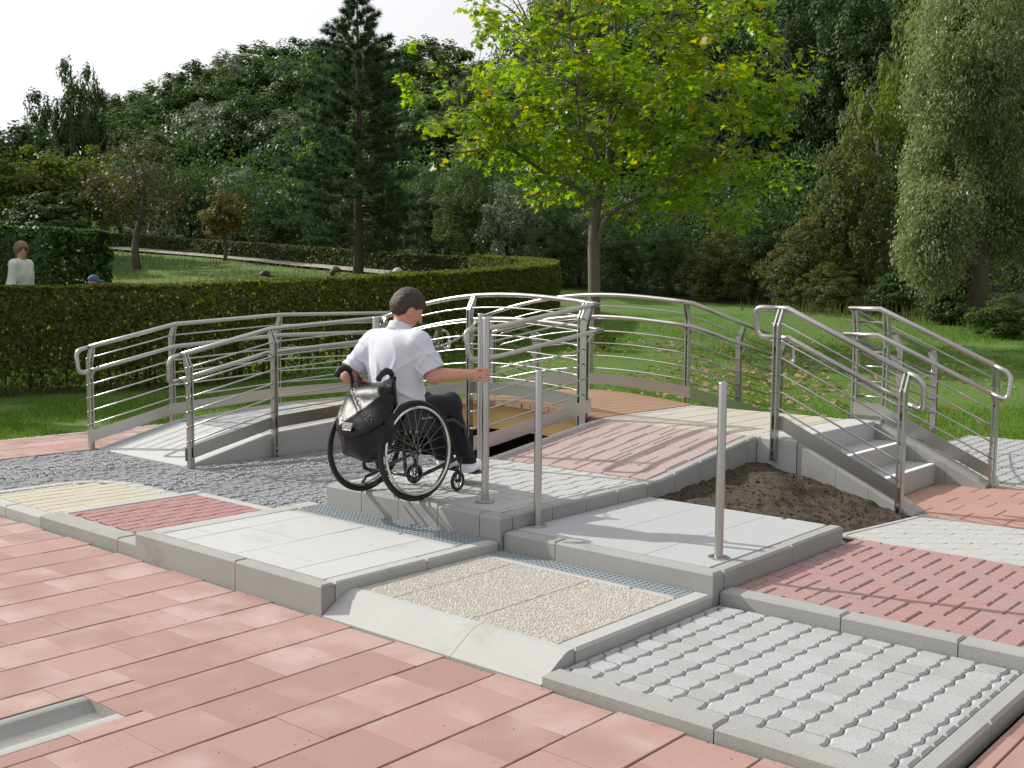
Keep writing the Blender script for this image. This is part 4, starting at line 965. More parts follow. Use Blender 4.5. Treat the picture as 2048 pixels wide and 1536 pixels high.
# ------------------------------------------------------------------ wheelchair
wc = tag(empty('wheelchair', WO), 'black active wheelchair with chrome hand rims on the kerbed platform', 'wheelchair')
def torus(R0, r, n=56, m=10, x=0., camb=0.):
    v, f = tube([(x, R0 * math.cos(2*math.pi*k/n), R0 * math.sin(2*math.pi*k/n)) for k in range(n)], r, m, closed=True); return v, f
for sx in (-1, 1):
    wr = bpy.data.objects.new('rear_wheel', mesh('rear_wheel', *torus(.291, .0135, 64, 10), True)); COL.objects.link(wr); wr.data.materials.append(MATS['rubber']); wr.parent = wc
    wr.location = (sx * .226, .005, .3035); wr.rotation_euler = (0, -sx * math.radians(3.0), 0)
    MB().add(*torus(.274, .0085, 64, 8)).build('rim', MATS['black_paint'], wr, True)
    MB().add(*torus(.262, .0085, 64, 10, sx * .024)).build('hand_rim', MATS['chrome'], wr, True)
    MB().tube([(-.030, 0, 0), (.030, 0, 0)], .021, 14).build('hub', MATS['black_paint'], wr, True)
    MB().tube([(sx * .030, 0, 0), (sx * .036, 0, 0)], .010, 10).build('hub_cap', MATS['chrome'], wr)
    for k in range(24):
        a = 2 * math.pi * k / 24; b = a + (.55 if k % 2 else -.55); s2 = .020 if (k // 2) % 2 else -.020
        MB().tube([(s2, .019 * math.cos(b), .019 * math.sin(b)), (0, .272 * math.cos(a), .272 * math.sin(a))], .0011, 4).build('spoke', MATS['steel_dark'], wr)
    for k in range(6):
        a = 2 * math.pi * (k + .5) / 6; MB().tube([(0, .268 * math.cos(a), .268 * math.sin(a)), (sx * .024, .262 * math.cos(a), .262 * math.sin(a))], .003, 6).build('rim_tab', MATS['black_paint'], wr)
    cw = MB(); v, f = torus(.054, .0115, 32, 10); cw.add(v, f); co = cw.build('caster_wheel', MATS['rubber'], wc, True); co.location = (sx * .196, .40, .0655); co.rotation_euler = (0, 0, sx * .1)
    MB().add(*torus(.043, .004, 28, 6)).build('caster_rim', MATS['chrome'], co, True)
    for k in range(5):
        a = 2 * math.pi * k / 5; MB().tube([(0, .008 * math.cos(a), .008 * math.sin(a)), (0, .043 * math.cos(a), .043 * math.sin(a))], .0042, 6).build('caster_spoke', MATS['chrome'], co, True)
    MB().tube([(-.014, 0, 0), (.014, 0, 0)], .010, 10).build('caster_hub', MATS['black_paint'], co)
    fk = MB(); fk.tube([(sx * .196 - .018, .40, .0655), (sx * .196 - .019, .405, .12), (sx * .196, .425, .165), (sx * .196, .43, .215)], .0075, 8).build('caster_fork', MATS['black_paint'], wc, True)
    MB().tube([(sx * .196 + .018, .40, .0655), (sx * .196 + .019, .405, .12), (sx * .196, .425, .165)], .0075, 8).build('caster_fork', MATS['black_paint'], wc, True)
    X = sx * .188
    MB().tube([(X, -.10, .43), (X, .36, .46), (X, .46, .40), (X * .82, .56, .20), (X * .7, .60, .105)], .0125, 10).build('seat_rail', MATS['black_paint'], wc, True)
    MB().tube([(X, -.06, .43), (X, -.06, .33), (X, -.04, .16), (X, .03, .125), (X, .42, .21)], .012, 10).build('side_frame', MATS['black_paint'], wc, True)
    MB().tube([(X, .02, .43), (X, .005, .3035), (X, .08, .14)], .011, 8).build('axle_stay', MATS['black_paint'], wc, True)
    MB().tube([(X, -.085, .40), (X, -.125, .60), (X, -.140, .735), (X, -.160, .775), (X, -.195, .785), (X, -.235, .768), (X, -.255, .745)], .0125, 10).build('back_tube', MATS['black_paint'], wc, True)
    gp = MB().tube([(X, -.150, .765), (X, -.168, .787), (X, -.198, .795), (X, -.238, .778), (X, -.262, .742)], [.0165, .0175, .0180, .0185, .0175], 12).build('push_grip', MATS['rubber'], wc, True)
    sg = MB(); gx = sx * .2035
    pts = [(-.09, .45), (-.06, .54), (.04, .575), (.16, .565), (.24, .50), (.27, .44), (.10, .40)]
    v = [(gx, y, z) for y, z in pts] + [(gx + sx * .004, y, z) for y, z in pts]; n = len(pts)
    sg.add(v, [tuple(range(n)), tuple(range(2*n-1, n-1, -1))] + [(i, (i+1) % n, n + (i+1) % n, n + i) for i in range(n)]); sgo = sg.build('side_guard', MATS['fabric_black'], wc)
    if sx > 0:   # handwritten-looking print on the guard
        w_ = MB(); y = .075
        for k in range(9):
            if k == 4: y += .008; continue
            hh = .016 if k in (0, 5) else .009
            w_.tube([(gx + .0052, y, .485), (gx + .0052, y + .003, .485 + hh), (gx + .0052, y + .007, .488), (gx + .0052, y + .010, .485 + hh * .6)], .0009, 4); y += .0115
        w_.build('print', MATS['print_white'], sgo)
    MB().tube([(X * .55, .60, .105), (X * .55, .70, .085)], .008, 8).build('foot_bar', MATS['black_paint'], wc, True)
MB().tube([(-.195, .005, .3035), (.195, .005, .3035)], .016, 12).build('axle', MATS['black_paint'], wc, True)
MB().tube([(-.188, -.02, .15), (-.05, .0, .145), (.05, .0, .145), (.188, -.02, .15)], .010, 8).build('cross_brace', MATS['black_paint'], wc, True)
MB().tube([(-.188, .30, .44), (.188, .05, .20)], .010, 8).build('cross_brace', MATS['black_paint'], wc, True)
MB().tube([(.188, .30, .44), (-.188, .05, .20)], .010, 8).build('cross_brace', MATS['black_paint'], wc, True)
MB().tube([(-.06, -.05, .15), (-.06, -.14, .13), (-.06, -.165, .10), (-.06, -.13, .075), (-.06, -.05, .085)], .010, 8).build('tip_bar', MATS['black_paint'], wc, True)
blob('cushion', lambda p: rbox(p, (0, .13, .465), (.185, .20, .032), .02), (-.22, -.1, .42), (.22, .36, .52), .012, 'fabric_black', wc)
blob('back_rest', lambda p: rbox(p, (0, -.118, .585), (.185, .016, .125), .014, rotm(rx=.10)), (-.22, -.18, .43), (.22, -.06, .74), .011, 'fabric_black', wc)
mb = MB(); mb.box((-.15, .615, .074), (.15, .735, .086), .004); mb.build('foot_plate', MATS['black_paint'], wc)
for z in (.712, .728): MB().tube([(.188 - .012, -.137, z), (.188 - .012, -.156, z)], .006, 8).build('rivet', MATS['brass'], wc)
# ------------------------------------------------------------------ backpack hung on the push handles
def bag(p):
    x, y, z = p.T; R_ = rotm(rx=math.radians(7))
    d = ell(p, (-.005, -.240, .400), (.180, .105, .150)); d = smin(.07, d, cap_(p * np.array([.72, 1.15, 1]) , (-.06, -.255, .46), (-.05, -.215, .60), .105, .075), cap_(p * np.array([.72, 1.15, 1]), (.04, -.255, .46), (.04, -.215, .60), .105, .075)); d = smin(.03, d, rbox(p, (-.02, -.275, .37), (.12, .065, .095), .05, R_))
    r_ = lambda t, e: (1 - np.abs(np.sin(t))) ** e
    return d - .010 * r_(13 * x + 5 * z + 1.5 * np.sin(11 * z), 3) - .008 * r_(10 * z - 8 * x + 1, 4) + .006 * np.sin(22 * x + 13 * z)
bp = blob('backpack', bag, (-.25, -.42, .20), (.22, -.11, .72), .009, 'leather'); bp.location = (WO[0] + .05, WO[1], WO[2]); tag(bp, 'black leather backpack hanging from the wheelchair handles', 'bag')
def flap(p):
    x, y, z = p.T; d = np.abs(bag(p) - .012) - .007
    d = np.maximum(d, .405 + .05 * (x / .15) ** 2 - z); return np.maximum(d, y + .20)
blob('flap', flap, (-.24, -.42, .36), (.20, -.16, .76), .0085, 'leather', bp)
for a, b, c, d_ in (((-.12, -.20, .665), (-.135, -.15, .74), (-.165, -.145, .755), 0), ((.05, -.20, .675), (.10, -.16, .735), (.165, -.145, .745), 0), ((-.05, -.22, .675), (-.03, -.17, .715), (.03, -.20, .68), 1)):
    pts = [np.array(a) * (1-t)**2 + np.array(b) * 2*t*(1-t) + np.array(c) * t*t for t in np.linspace(0, 1, 8)]
    mb = MB(); 
    for p, q in zip(pts, pts[1:]): mb.bar(p, q, .030, .006, up=(0, -1, .3))
    mb.build('strap', MATS['leather'], bp)
pl_ = []; R_ = np.array(rotm(rx=math.radians(12)))
bc = np.array((.0, -.3745, .470))
def bpt(x, z, o): return bc + np.array((x, -o + .21 * z, z))
mb = MB(); q = [(-.046, .022), (.046, .022), (.036, -.024), (-.036, -.024)]
mb.add([bpt(x, z, 0) for x, z in q] + [bpt(x, z, .006) for x, z in q], [(0,1,5,4),(1,2,6,5),(2,3,7,6),(3,0,4,7),(4,5,6,7)]); bd = mb.build('badge', MATS['badge'], bp)
mb = MB(); mb.tube([bpt(x * .93, z * .9, .0075) for x, z in q], .0018, 6, closed=True); mb.build('badge_rim', MATS['chrome'], bd)
mb = MB(); mb.tube([bpt(.012 * math.cos(a), .012 * math.sin(a), .008) for a in np.linspace(0, 2*math.pi, 17)[:-1]], .002, 6, closed=True); mb.build('emblem', MATS['chrome'], bd)
for x in (-.026, .026):
    mb = MB(); mb.bar(bpt(x - .008, .010, .008), bpt(x + .008, -.010, .008), .004, .002, up=(0, -1, 0)); mb.bar(bpt(x - .008, -.010, .008), bpt(x + .008, .010, .008), .004, .002, up=(0, -1, 0)); mb.build('emblem', MATS['chrome'], bd)
MB().tube([(.185, -.135, .60), (.178, -.165, .565), (.170, -.175, .54)], .004, 6).build('clip', MATS['chrome'], bp)
# ------------------------------------------------------------------ walkers beyond the hedge
def walker(px, depth, py_top, yaw, hair, cloth, label, hy=0., height=1.72, longhair=0, cap=None, wear='jacket', vox=.026):
    x, y = col_at(px, depth); zt_ = z_for(px, py_top, depth); k = height / 1.72
    zb = zt_ - height; R0 = rotm(rz=yaw)
    hc = (0, .01, 1.60); HR_ = rotm(rx=-.1, rz=hy)
    def tor(p): return smin(.06, ell(p, (0, 0, 1.0), (.17, .11, .14)), ell(p, (0, 0, 1.25), (.19, .12, .2)), cap_(p, (-.17, 0, 1.40), (.17, 0, 1.40), .065, .065))
    def arm(p):
        d = None
        for s in (-1, 1): q = smin(.03, cap_(p, (s*.2, 0, 1.38), (s*.26, -.02, 1.1), .055, .045), cap_(p, (s*.26, -.02, 1.1), (s*.25, .10, .86), .043, .03)); d = q if d is None else np.minimum(d, q)
        return d
    def hand(p):
        d = None
        for s in (-1, 1):
            q = cap_(p, (s*.25, .10, .86), (s*.25, .13, .79), .03, .028)
            for k_ in range(4): q = smin(.008, q, cap_(p, (s*.25, .115 + .014*k_ - .01, .79), (s*.245, .12 + .014*k_ - .01, .70), .011, .009))
            q = smin(.01, q, cap_(p, (s*.245, .145, .82), (s*.23, .17, .77), .012, .010)); d = q if d is None else np.minimum(d, q)
        return d
    def leg(p):
        d = None
        for s, st_ in ((-1, .12), (1, -.12)):
            q = smin(.04, cap_(p, (s*.09, 0, .92), (s*.1, st_ * .6, .50), .085, .06), cap_(p, (s*.1, st_ * .6, .50), (s*.1, st_, .09), .055, .04)); q = smin(.02, q, cap_(p, (s*.1, st_ - .03, .05), (s*.1, st_ + .14, .04), .045, .04)); d = q if d is None else np.minimum(d, q)
        return d
    def bod(p): return smin(.03, smin(.05, tor(p), cap_(p, (0, 0, 1.42), (0, .01, 1.55), .058, .054)), head_sdf(p, hc, HR_), arm(p), leg(p), hand(p))
    o = blob('person', bod, (-.38, -.30, -.02), (.38, .34, 1.75), vox, 'skin_pale')
    blob(wear, lambda p: np.maximum(np.maximum(smin(.04, tor(p), arm(p)) - .016 + .005 * np.sin(30 * p[:, 0] + 20 * p[:, 2]), .90 - p[:, 2]), -cap_(p, (0, 0, 1.4), (0, .02, 1.6), .056, .056)), (-.38, -.2, .84), (.38, .26, 1.52), .022, cloth, o)
    blob('trousers', lambda p: np.maximum(np.maximum(leg(p) - .014, p[:, 2] - .96), .08 - p[:, 2]), (-.26, -.3, .04), (.26, .3, 1.0), .024, 'trousers', o)
    if cap: 
        def capf(p): q = (p - np.array(hc)) @ HR_; return np.minimum(np.maximum(ell(q, (0, -.008, .026), (.092, .113, .108)), .018 - q[:, 2]), np.maximum(ell(q, (0, .11, .028), (.075, .085, .018)), -q[:, 1]))
        blob('cap', capf, (-.13, -.15, 1.55), (.13, .24, 1.76), .012, cap, o)
    else: blob('hair', lambda p: hair_sdf(p, hc, HR_, 1.0, longhair, .012 if not longhair else .020), (-.14, -.16, 1.42), (.14, .16, 1.76), .012, hair, o)
    for sx in (-1, 1):
        for nm, c_, r_ in (('eye', (sx * .031, .083, .014), .011), ('eyebrow', (sx * .032, .090, .036), .010)):
            q = np.array(hc) + HR_ @ np.array(c_); V, F = surface(lambda p: ell(p, q, (.016, .010, .007) if nm == 'eye' else (.020, .010, .005)), q - .03, q + .03, .006); new_obj(nm, mesh(nm, V, F, True), MATS['hair_black'], o)
    o.location = (x, y, zb); o.rotation_euler = (0, 0, yaw); o.scale = (k, k, k)
    return tag(o, label, 'person')
def face_right(a): return math.atan2(RGT[1], RGT[0]) - math.pi / 2 + a
walker(46, 17.6, 486, face_right(-.1), 'hair_light', 'sweater', 'walker with chin-length hair in pale sweater beyond the hedge', -.75, 1.88, .05, wear='sweater', vox=.014)
walker(189, 19.4, 551, face_right(.1), 'hair_brown', 'blue_cloth', 'walker in a blue peaked cap mostly hidden by hedge', 0, 1.62, 0, 'cap_blue')
walker(530, 21.0, 542, face_right(0), 'hair_black', 'blue_cloth', 'dark-capped walker whose crown just clears the hedge', 0, 1.66, 0, 'hair_black')
walker(671, 21.4, 535, face_right(.2), 'hair_brown', 'blue_cloth', 'walker with cropped dark hair and blue top beyond the hedge', 0, 1.72)
walker(795, 22.0, 538, face_right(2.6), 'hair_grey', 'blue_cloth', 'grey-haired walker seen from behind beyond the hedge', 0, 1.70, .03)
walker(898, 22.6, 542, face_right(.3), 'hair_brown', 'blue_cloth', 'walker with brown hair barely showing where the hedge bends', 0, 1.70)
# ================================================================== ground of the park
def tz0(x, y):
    return np.interp(dist(x, y), _TD, _TZ)
xs = np.unique(np.r_[np.linspace(-140, -16, 32), np.linspace(-16, -7, 19), np.linspace(-7, 12, 39), [-5.8, -4.2, -1.46, .06], np.linspace(12, 110, 26)])
ys_ = np.unique(np.r_[np.linspace(-60, -8, 14), np.linspace(-8, 9, 35), [3.95, 4.3, 5.9, 9.02], np.linspace(9, 30, 43), np.linspace(30, 150, 32)])
GX, GY = np.meshgrid(xs, ys_); GZ = tz(GX, GY) + np.where(dist(GX, GY) > 14, (vnoise(GX, GY, .35, 5) - .5) * .12, 0)
V = np.stack([GX, GY, GZ], -1).reshape(-1, 3); I = np.arange(GX.size).reshape(GX.shape)
F = np.stack([I[:-1, :-1], I[:-1, 1:], I[1:, 1:], I[1:, :-1]], -1).reshape(-1, 4)
mx_ = (GX[:-1, :-1] + GX[1:, 1:]).ravel() / 2; my_ = (GY[:-1, :-1] + GY[1:, 1:]).ravel() / 2
def in_plaza(x, y):
    return ((x > -7.0) & (y < 4.3)) | ((x > -5.8) & (y < 5.9)) | ((x > .06) & (y < 9.02))
keepf = ~in_plaza(mx_, my_)
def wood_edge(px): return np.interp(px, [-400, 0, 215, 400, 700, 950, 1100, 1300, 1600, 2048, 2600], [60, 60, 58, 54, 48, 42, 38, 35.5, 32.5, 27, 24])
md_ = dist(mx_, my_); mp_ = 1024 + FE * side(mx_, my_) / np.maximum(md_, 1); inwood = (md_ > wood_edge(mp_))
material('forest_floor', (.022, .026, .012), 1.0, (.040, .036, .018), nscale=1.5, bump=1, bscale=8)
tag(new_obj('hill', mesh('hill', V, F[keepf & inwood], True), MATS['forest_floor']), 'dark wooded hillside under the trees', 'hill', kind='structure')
F = F[keepf & ~inwood]
tag(new_obj('lawn', mesh('lawn', V, F, True), MATS['lawn']), 'green lawn rising gently from the plaza to the wood', 'lawn', kind='structure')
# gravel path in front of the far hedge
pth = [(230, 53.5), (330, 51), (450, 48.5), (600, 45), (760, 42), (900, 40), (1000, 38)]
mb = MB(); Lp = [col_at(a, b) for a, b in pth]
for k, q in enumerate(Lp):
    d = (Lp[min(k+1, len(Lp)-1)] - Lp[max(k-1, 0)]); d /= np.hypot(*d); n_ = np.array([-d[1], d[0]])
    for s in (-.55, .55): p = q + n_ * s; mb.v.append((p[0], p[1], float(tz(p[0], p[1])) + .10))
mb.f = [(2*k, 2*k+1, 2*k+3, 2*k+2) for k in range(len(Lp) - 1)]
tag(mb.build('path', MATS['gravel_path']), 'pale gravel path in front of the far clipped hedge', 'path', kind='structure')
# ================================================================== leaves
def unit(n):
    v = RNG.normal(size=(n, 3)); return v / np.linalg.norm(v, axis=1)[:, None]
DIAMOND = np.array([(0, -.5), (.30, -.05), (0, .5), (-.30, -.05)])
OVAL = np.array([(0, -.5), (.26, -.22), (.30, .08), (.14, .36), (0, .5), (-.14, .36), (-.30, .08), (-.26, -.22)])
LOBED = np.array([(0, -.34), (.10, -.20), (.42, -.30), (.26, -.04), (.50, .16), (.20, .17), (0, .56), (-.20, .17), (-.50, .16), (-.26, -.04), (-.42, -.30), (-.10, -.20)])
def leafmesh(name, P, Nv, size, shape=DIAMOND, asp=1.0, fold=.18, droop=None):
    n = len(P); Nv = Nv / (np.linalg.norm(Nv, axis=1)[:, None] + 1e-9)
    a = unit(n) if droop is None else np.tile(np.array(droop, float), (n, 1)) + .35 * unit(n)
    t = a - Nv * (a * Nv).sum(1)[:, None]; t /= np.linalg.norm(t, axis=1)[:, None] + 1e-9; b = np.cross(Nv, t)
    s = np.broadcast_to(size, (n,))[:, None, None]; k = len(shape)
    V = P[:, None] + s * (shape[None, :, 1:2] * t[:, None] + asp * shape[None, :, 0:1] * b[:, None] + fold * np.abs(shape[None, :, 0:1]) * Nv[:, None])
    return mesh(name, V.reshape(-1, 3), np.arange(n * k).reshape(n, k))
def clumps(nc, per, cf, rad, flatten=.75, shell=.55):
    """leaf positions and outward normals on nc clumps; cf() gives (centres, outward)"""
    C, O = cf(nc); P = []; Nn = []
    for c, o in zip(C, O):
        r = rad * RNG.uniform(.6, 1.35); u = unit(per); k = RNG.uniform(shell, 1.05, per)[:, None]
        P.append(c + u * k * r * np.array([1, 1, flatten])); Nn.append(u * .55 + o * .35 + np.array([0, 0, .55]) + .45 * unit(per))
    return np.concatenate(P), np.concatenate(Nn)
def egg(rx, rz, zc, low=.5, pw=.45, squash=1.0):
    def f(n):
        u = unit(n); u[:, 2] = np.where(u[:, 2] < 0, u[:, 2] * low, u[:, 2]); k = RNG.random(n)[:, None] ** pw
        w = 1 - .22 * np.clip(u[:, 2:3], 0, 1)
        C = u * k * np.array([rx, rx * squash, rz]) * np.c_[w, w, np.ones((n, 1))] + [0, 0, zc]; return C, u
    return f
def tree_trunk(h, r, lean=0., mat='bark_dark', limbs=6, seed=0):
    rg = random.Random(seed); mb = MB()
    pts = [(lean * t * h * .1 + .06 * math.sin(3 * t), .05 * math.sin(5 * t + 1), t * h) for t in np.linspace(-.06, 1, 9)]
    mb.tube(pts, [r * (1.25 - 1.0 * max(t, 0) ** .8) + .01 for t in np.linspace(-.06, 1, 9)], 9)
    for k in range(limbs):
        z = h * rg.uniform(.35, .8); a = rg.uniform(0, 6.28); l = h * rg.uniform(.25, .45)
        p0 = np.array((0, 0, z)); p1 = p0 + np.array((math.cos(a) * l * .5, math.sin(a) * l * .5, l * .4)); p2 = p0 + np.array((math.cos(a) * l, math.sin(a) * l, l * .95)); mb.tube([p0, p1, p2], [r * .45, r * .3, r * .1], 6)
    return mesh('trunk', mb.v, mb.f, True)
PROTO = {}
def proto(key, crown_me, leaf, trunk_me, bark='bark_dark'):
    crown_me.materials.append(MATS[leaf]); trunk_me.materials.append(MATS[bark]); PROTO[key] = (crown_me, trunk_me)
# unit trees: 1 high, crown about 0.35 half-width; scaled when placed
def broad(key, leaf, nc=95, per=85, rad=.085, ls=.026, rx=.36, rz=.37, zc=.60, low=.85, asp=1.2, trunk_r=.022, shape=DIAMOND, seed=1, pw=.45, shell=.55):
    P, Nv = clumps(nc, per, egg(rx, rz, zc, low, pw), rad, .75, shell)
    proto(key, leafmesh('crown_' + key, P, Nv, RNG.uniform(.7, 1.3, len(P)) * ls, shape, asp), leaf, tree_trunk(.72, trunk_r, seed=seed))
broad('a', 'leaf_dark', 120, 80, .080, .030, seed=1)
broad('b', 'leaf_mid', 110, 85, .078, .028, rx=.40, seed=2)
broad('c', 'leaf_dark', 130, 75, .070, .028, rx=.30, rz=.42, zc=.57, low=1.0, seed=3)
broad('s', 'leaf_silver', 110, 85, .075, .026, rx=.40, rz=.42, zc=.55, low=1.0, seed=4)
broad('y', 'leaf_yellowish', 100, 80, .080, .029, rx=.42, seed=5)
broad('l', 'leaf_bright', 90, 80, .080, .030, rx=.40, rz=.44, zc=.52, low=1.0, seed=6)
broad('n', 'leaf_brown', 200, 95, .062, .019, rx=.42, rz=.46, zc=.50, low=1.05, seed=7)
broad('d', 'leaf_dark', 300, 100, .055, .0135, rx=.37, rz=.44, zc=.54, low=1.0, seed=11)
broad('e', 'leaf_mid', 260, 100, .058, .0145, rx=.38, rz=.42, zc=.55, low=1.0, seed=12)
broad('u', 'leaf_autumn', 60, 60, .10, .040, rx=.36, rz=.33, zc=.64, low=.8, seed=8)
broad('p', 'leaf_sparse', 90, 34, .095, .024, rx=.40, rz=.36, zc=.58, low=.9, seed=9, shell=.2)
NT = {}
def plant(key, px, depth, py_top, half_px, label, group=None, sink=.0, name='tree', cat='tree', squash=1.0, ybase=None, rz=None):
    x, y = col_at(px, depth); zb = float(tz(x, y)) - .1 - sink
    if ybase is not None: zb = z_for(px, ybase, depth)
    h = z_for(px, py_top, depth) - zb; w = half_px * (1.3 if 'hillside' in (group or '') else 1.0) / FE * depth / .42
    r = tag(empty(name, (x, y, zb)), label, cat, group); r.rotation_euler = (0, 0, RNG.uniform(0, 6.28) if rz is None else rz)
    cm, tm = PROTO[key]; c = new_obj('crown', cm, None, r); t = new_obj('trunk', tm, None, r)
    c.scale = (w, w * squash, h); t.scale = (h * .8, h * .8, h); return r
# ------------------------------------------------------------------ wood on the hillside
far = [('a',250,92,188,70),('b',300,95,170,70),('c',355,98,150,60),('a',410,94,128,75),('s',470,96,112,70),('b',530,100,92,75),('c',590,98,84,70),('a',650,97,88,70),('s',700,100,92,70),('b',770,96,84,80),('a',840,92,82,80),('b',900,90,90,80)]
places = ['where the ridge meets the open sky', 'on the low end of the ridge', 'slender on the ridge line', 'on the middle of the ridge', 'with silvery leaves on the ridge', 'wide-crowned on the ridge top', 'narrow on the ridge top', 'just short of the pine on the ridge', 'with silvery leaves behind the pine tip', 'to the right of the pine tip on the ridge', 'on the ridge at the plane tree edge', 'on the ridge behind the plane leaves']
kindw = {'a': 'dark green', 'b': 'mid green', 'c': 'dark green', 's': 'grey-green'}
for (k, x, d, yt, hw), pl2 in zip(far, places): plant(k, x, d, yt, hw, f'{kindw[k]} woodland tree {pl2}', 'woodland trees on the hillside')
mid = [('s',430,74,200,80,'silvery-leaved tree halfway up the slope'),('b',330,72,260,75,'leafy tree low on the slope behind the bare tree'),('a',510,72,185,85,'broad dark tree in the middle of the wooded slope'),('s',590,70,215,80,'silvery tree left of the pine'),('l',650,62,240,60,'bright yellow-green tree beside the pine'),
       ('a',790,68,200,90,'dark tree on the slope between pine and plane tree'),('b',870,66,170,90,'green tree on the slope behind plane twigs'),('c',960,64,120,90,'dark tall tree in shade behind the plane tree'),('a',1060,60,60,110,'dark broad tree behind the plane crown'),('c',1180,56,-40,120,'tall dark tree straight behind the plane trunk'),
       ('a',1300,54,-80,130,'large dark tree behind the plane crown centre'),('c',1430,50,-90,120,'tall dark tree behind the plane crown edge'),('a',1540,48,-120,130,'big dark tree left of the brownish bushes'),('c',1650,46,-100,110,'tall dark tree above the brownish bushes'),('a',1760,44,-140,130,'dark tree behind the upper willow branches'),('a',1890,46,-160,150,'dark tree behind the willow crown'),('a',2030,44,-150,140,'dark tree behind the outer willow')]
mid += [('a',1120,64,-60,130,'dark tree deep in the wood left of the plane trunk line'),('c',1250,62,-120,130,'dark tall tree deep in the wood behind the plane stem'),('a',1380,60,-160,140,'dark tree deep in the wood at plane crown side'),('a',1500,57,-180,140,'dark tree deep in the wood beyond the plane twigs'),('c',1610,55,-190,130,'dark tall tree deep in the wood above shrubs'),('a',1720,52,-200,140,'dark tree deep in the wood beside the yellowish tree'),('b',280,84,205,75,'mid green tree on the lowest part of the ridge'),('a',380,86,165,75,'dark tree filling the slope under the ridge'),('b',455,86,140,75,'mid green tree filling the slope left of centre'),('a',560,86,120,80,'dark tree filling the slope under the ridge top'),('b',640,84,115,80,'mid green tree on the slope left of the pine'),('a',740,82,125,80,'dark tree directly behind the pine')]
for k, x, d, yt, hw, lb in mid: plant(({'a': 'd', 'c': 'd', 'b': 'e'}.get(k, k) if x > 940 else k), x, d, yt, hw, lb, 'woodland trees on the hillside')
low = [('s',480,60,330,70,'silvery bushy tree above the far hedge'),('a',390,58,330,60,'dark bushy tree above the far hedge end'),('l',610,54,320,45,'bright green bushy tree peeping beside the pine'),('a',560,54,390,70,'dark bush behind the far hedge'),('a',660,52,400,70,'dark bush behind the pine trunk'),('b',770,50,390,70,'green bush to the right of the pine trunk'),('a',860,46,330,85,'dark leafy bush behind the hedge bend'),
       ('b',930,43,300,80,'glossy green bush above the curled hedge'),('s',1020,40,360,75,'silvery willow-like bush above the hedge curl'),('a',1110,38,390,70,'dark bush beside the plane trunk'),('s',1150,39,420,60,'grey-green bush touching the plane trunk'),('a',1240,37,440,75,'dark undergrowth bush just right of the plane trunk'),('a',1330,36,430,80,'dark bush in the shade below plane branches'),('n',1430,35,450,80,'brownish bush in deep shade at the lawn edge'),('a',1510,36,420,80,'dark bush at the lawn edge left of brown shrubs')]
for k, x, d, yt, hw, lb in low: plant({'a': 'd', 'b': 'e'}.get(k, k), x, d, yt, hw, lb, 'bushes along the edge of the wood', sink=.3, name='bush', cat='bush')
right = [('n',1600,33,430,95,'low brown-green shrub with dry leaf tips at lawn edge'),('n',1690,34,250,105,'tall brown-tinted shrub between the dark wood and willow'),('n',1660,31,520,80,'small brownish shrub at the foot of the tall one'),('y',1740,36,120,85,'yellow-green tree rising above the brown shrub'),('y',1830,38,-30,90,'yellow-green tree top left of the willow crown'),
         ('a',1790,30,540,70,'dark bush under the willow edge'),('a',1900,27,560,70,'dark bush in the shade below the willow'),('b',2010,24,585,80,'glossy green bush under the willow at frame edge')]
for k, x, d, yt, hw, lb in right: plant(k, x, d, yt, hw, lb, 'shrubs at the right-hand wood edge', sink=.3, name='bush' if yt > 150 else 'tree', cat='bush' if yt > 150 else 'tree')
left = [('a',25,50,230,120,'dark leafy tree at the outer end of the park'),('c',95,56,175,60,'dark tree with a pointed top against white sky'),('c',150,55,112,55,'tallest pointed dark tree against white sky'),('c',195,57,125,45,'second pointed tree standing against white sky'),('y',60,46,285,120,'yellowish dense tree above the tall dark hedge'),('y',170,47,290,110,'yellow-green dense tree next to the bare tree'),('a',-60,45,220,120,'dark tree cut by the picture edge'),('a',110,42,380,120,'dark lower tree behind the tall hedge'),('a',240,60,330,70,'dark bushy tree behind the bare tree')]
for k, x, d, yt, hw, lb in left: plant(k, x, d, yt, hw, lb, 'trees of the park on the left side')
for k, x, y, h, lb in (('b', -18.4, -3.2, 8.2, 'outermost unseen leafy tree added to shade the lawn'), ('a', -18.6, -.4, 8.3, 'middle unseen leafy tree added to shade the lawn strip'), ('b', -18.8, 2.2, 8.5, 'unseen leafy tree added to shade the lawn nearest the hedge')):  # trees out of view, added so their shadows darken the left lawn
    r = tag(empty('tree', (x, y, float(tz(x, y)) - .1)), lb, 'tree', 'unseen trees added on the sunny side for shade'); cm, tm_ = PROTO[k]; c = new_obj('crown', cm, None, r); t = new_obj('trunk', tm_, None, r); c.scale = (7.0, 7.0, h); t.scale = (h * .8, h * .8, h)
plant('p', 285, 43, 255, 112, 'half-bare grey-brown tree in the meadow', ybase=530)
plant('u', 447, 47, 382, 55, 'small round autumn tree beside the far path', ybase=523)
n = 120000; px = RNG.uniform(180, 2300, n); d = wood_edge(px) + 1.5 + 45 * RNG.random(n) ** 1.4; a = (px - 1024) / FE; x = CP[0] + d * (FWD[0] + a * RGT[0]); y = CP[1] + d * (FWD[1] + a * RGT[1])
hh = (1.4 + 3.8 * vnoise(x, y, .22, 41) + .04 * (d - 30)) * RNG.random(n) ** .7; P = np.c_[x, y, tz(x, y) + hh]
tag(new_obj('undergrowth', leafmesh('undergrowth', P, unit(n) + np.array([0, 0, .7]), RNG.uniform(.7, 1.3, n) * d * .0036, DIAMOND, 1.2), MATS['leaf_dark']), 'dark leafy undergrowth filling the wood under the trees', 'undergrowth', kind='stuff')
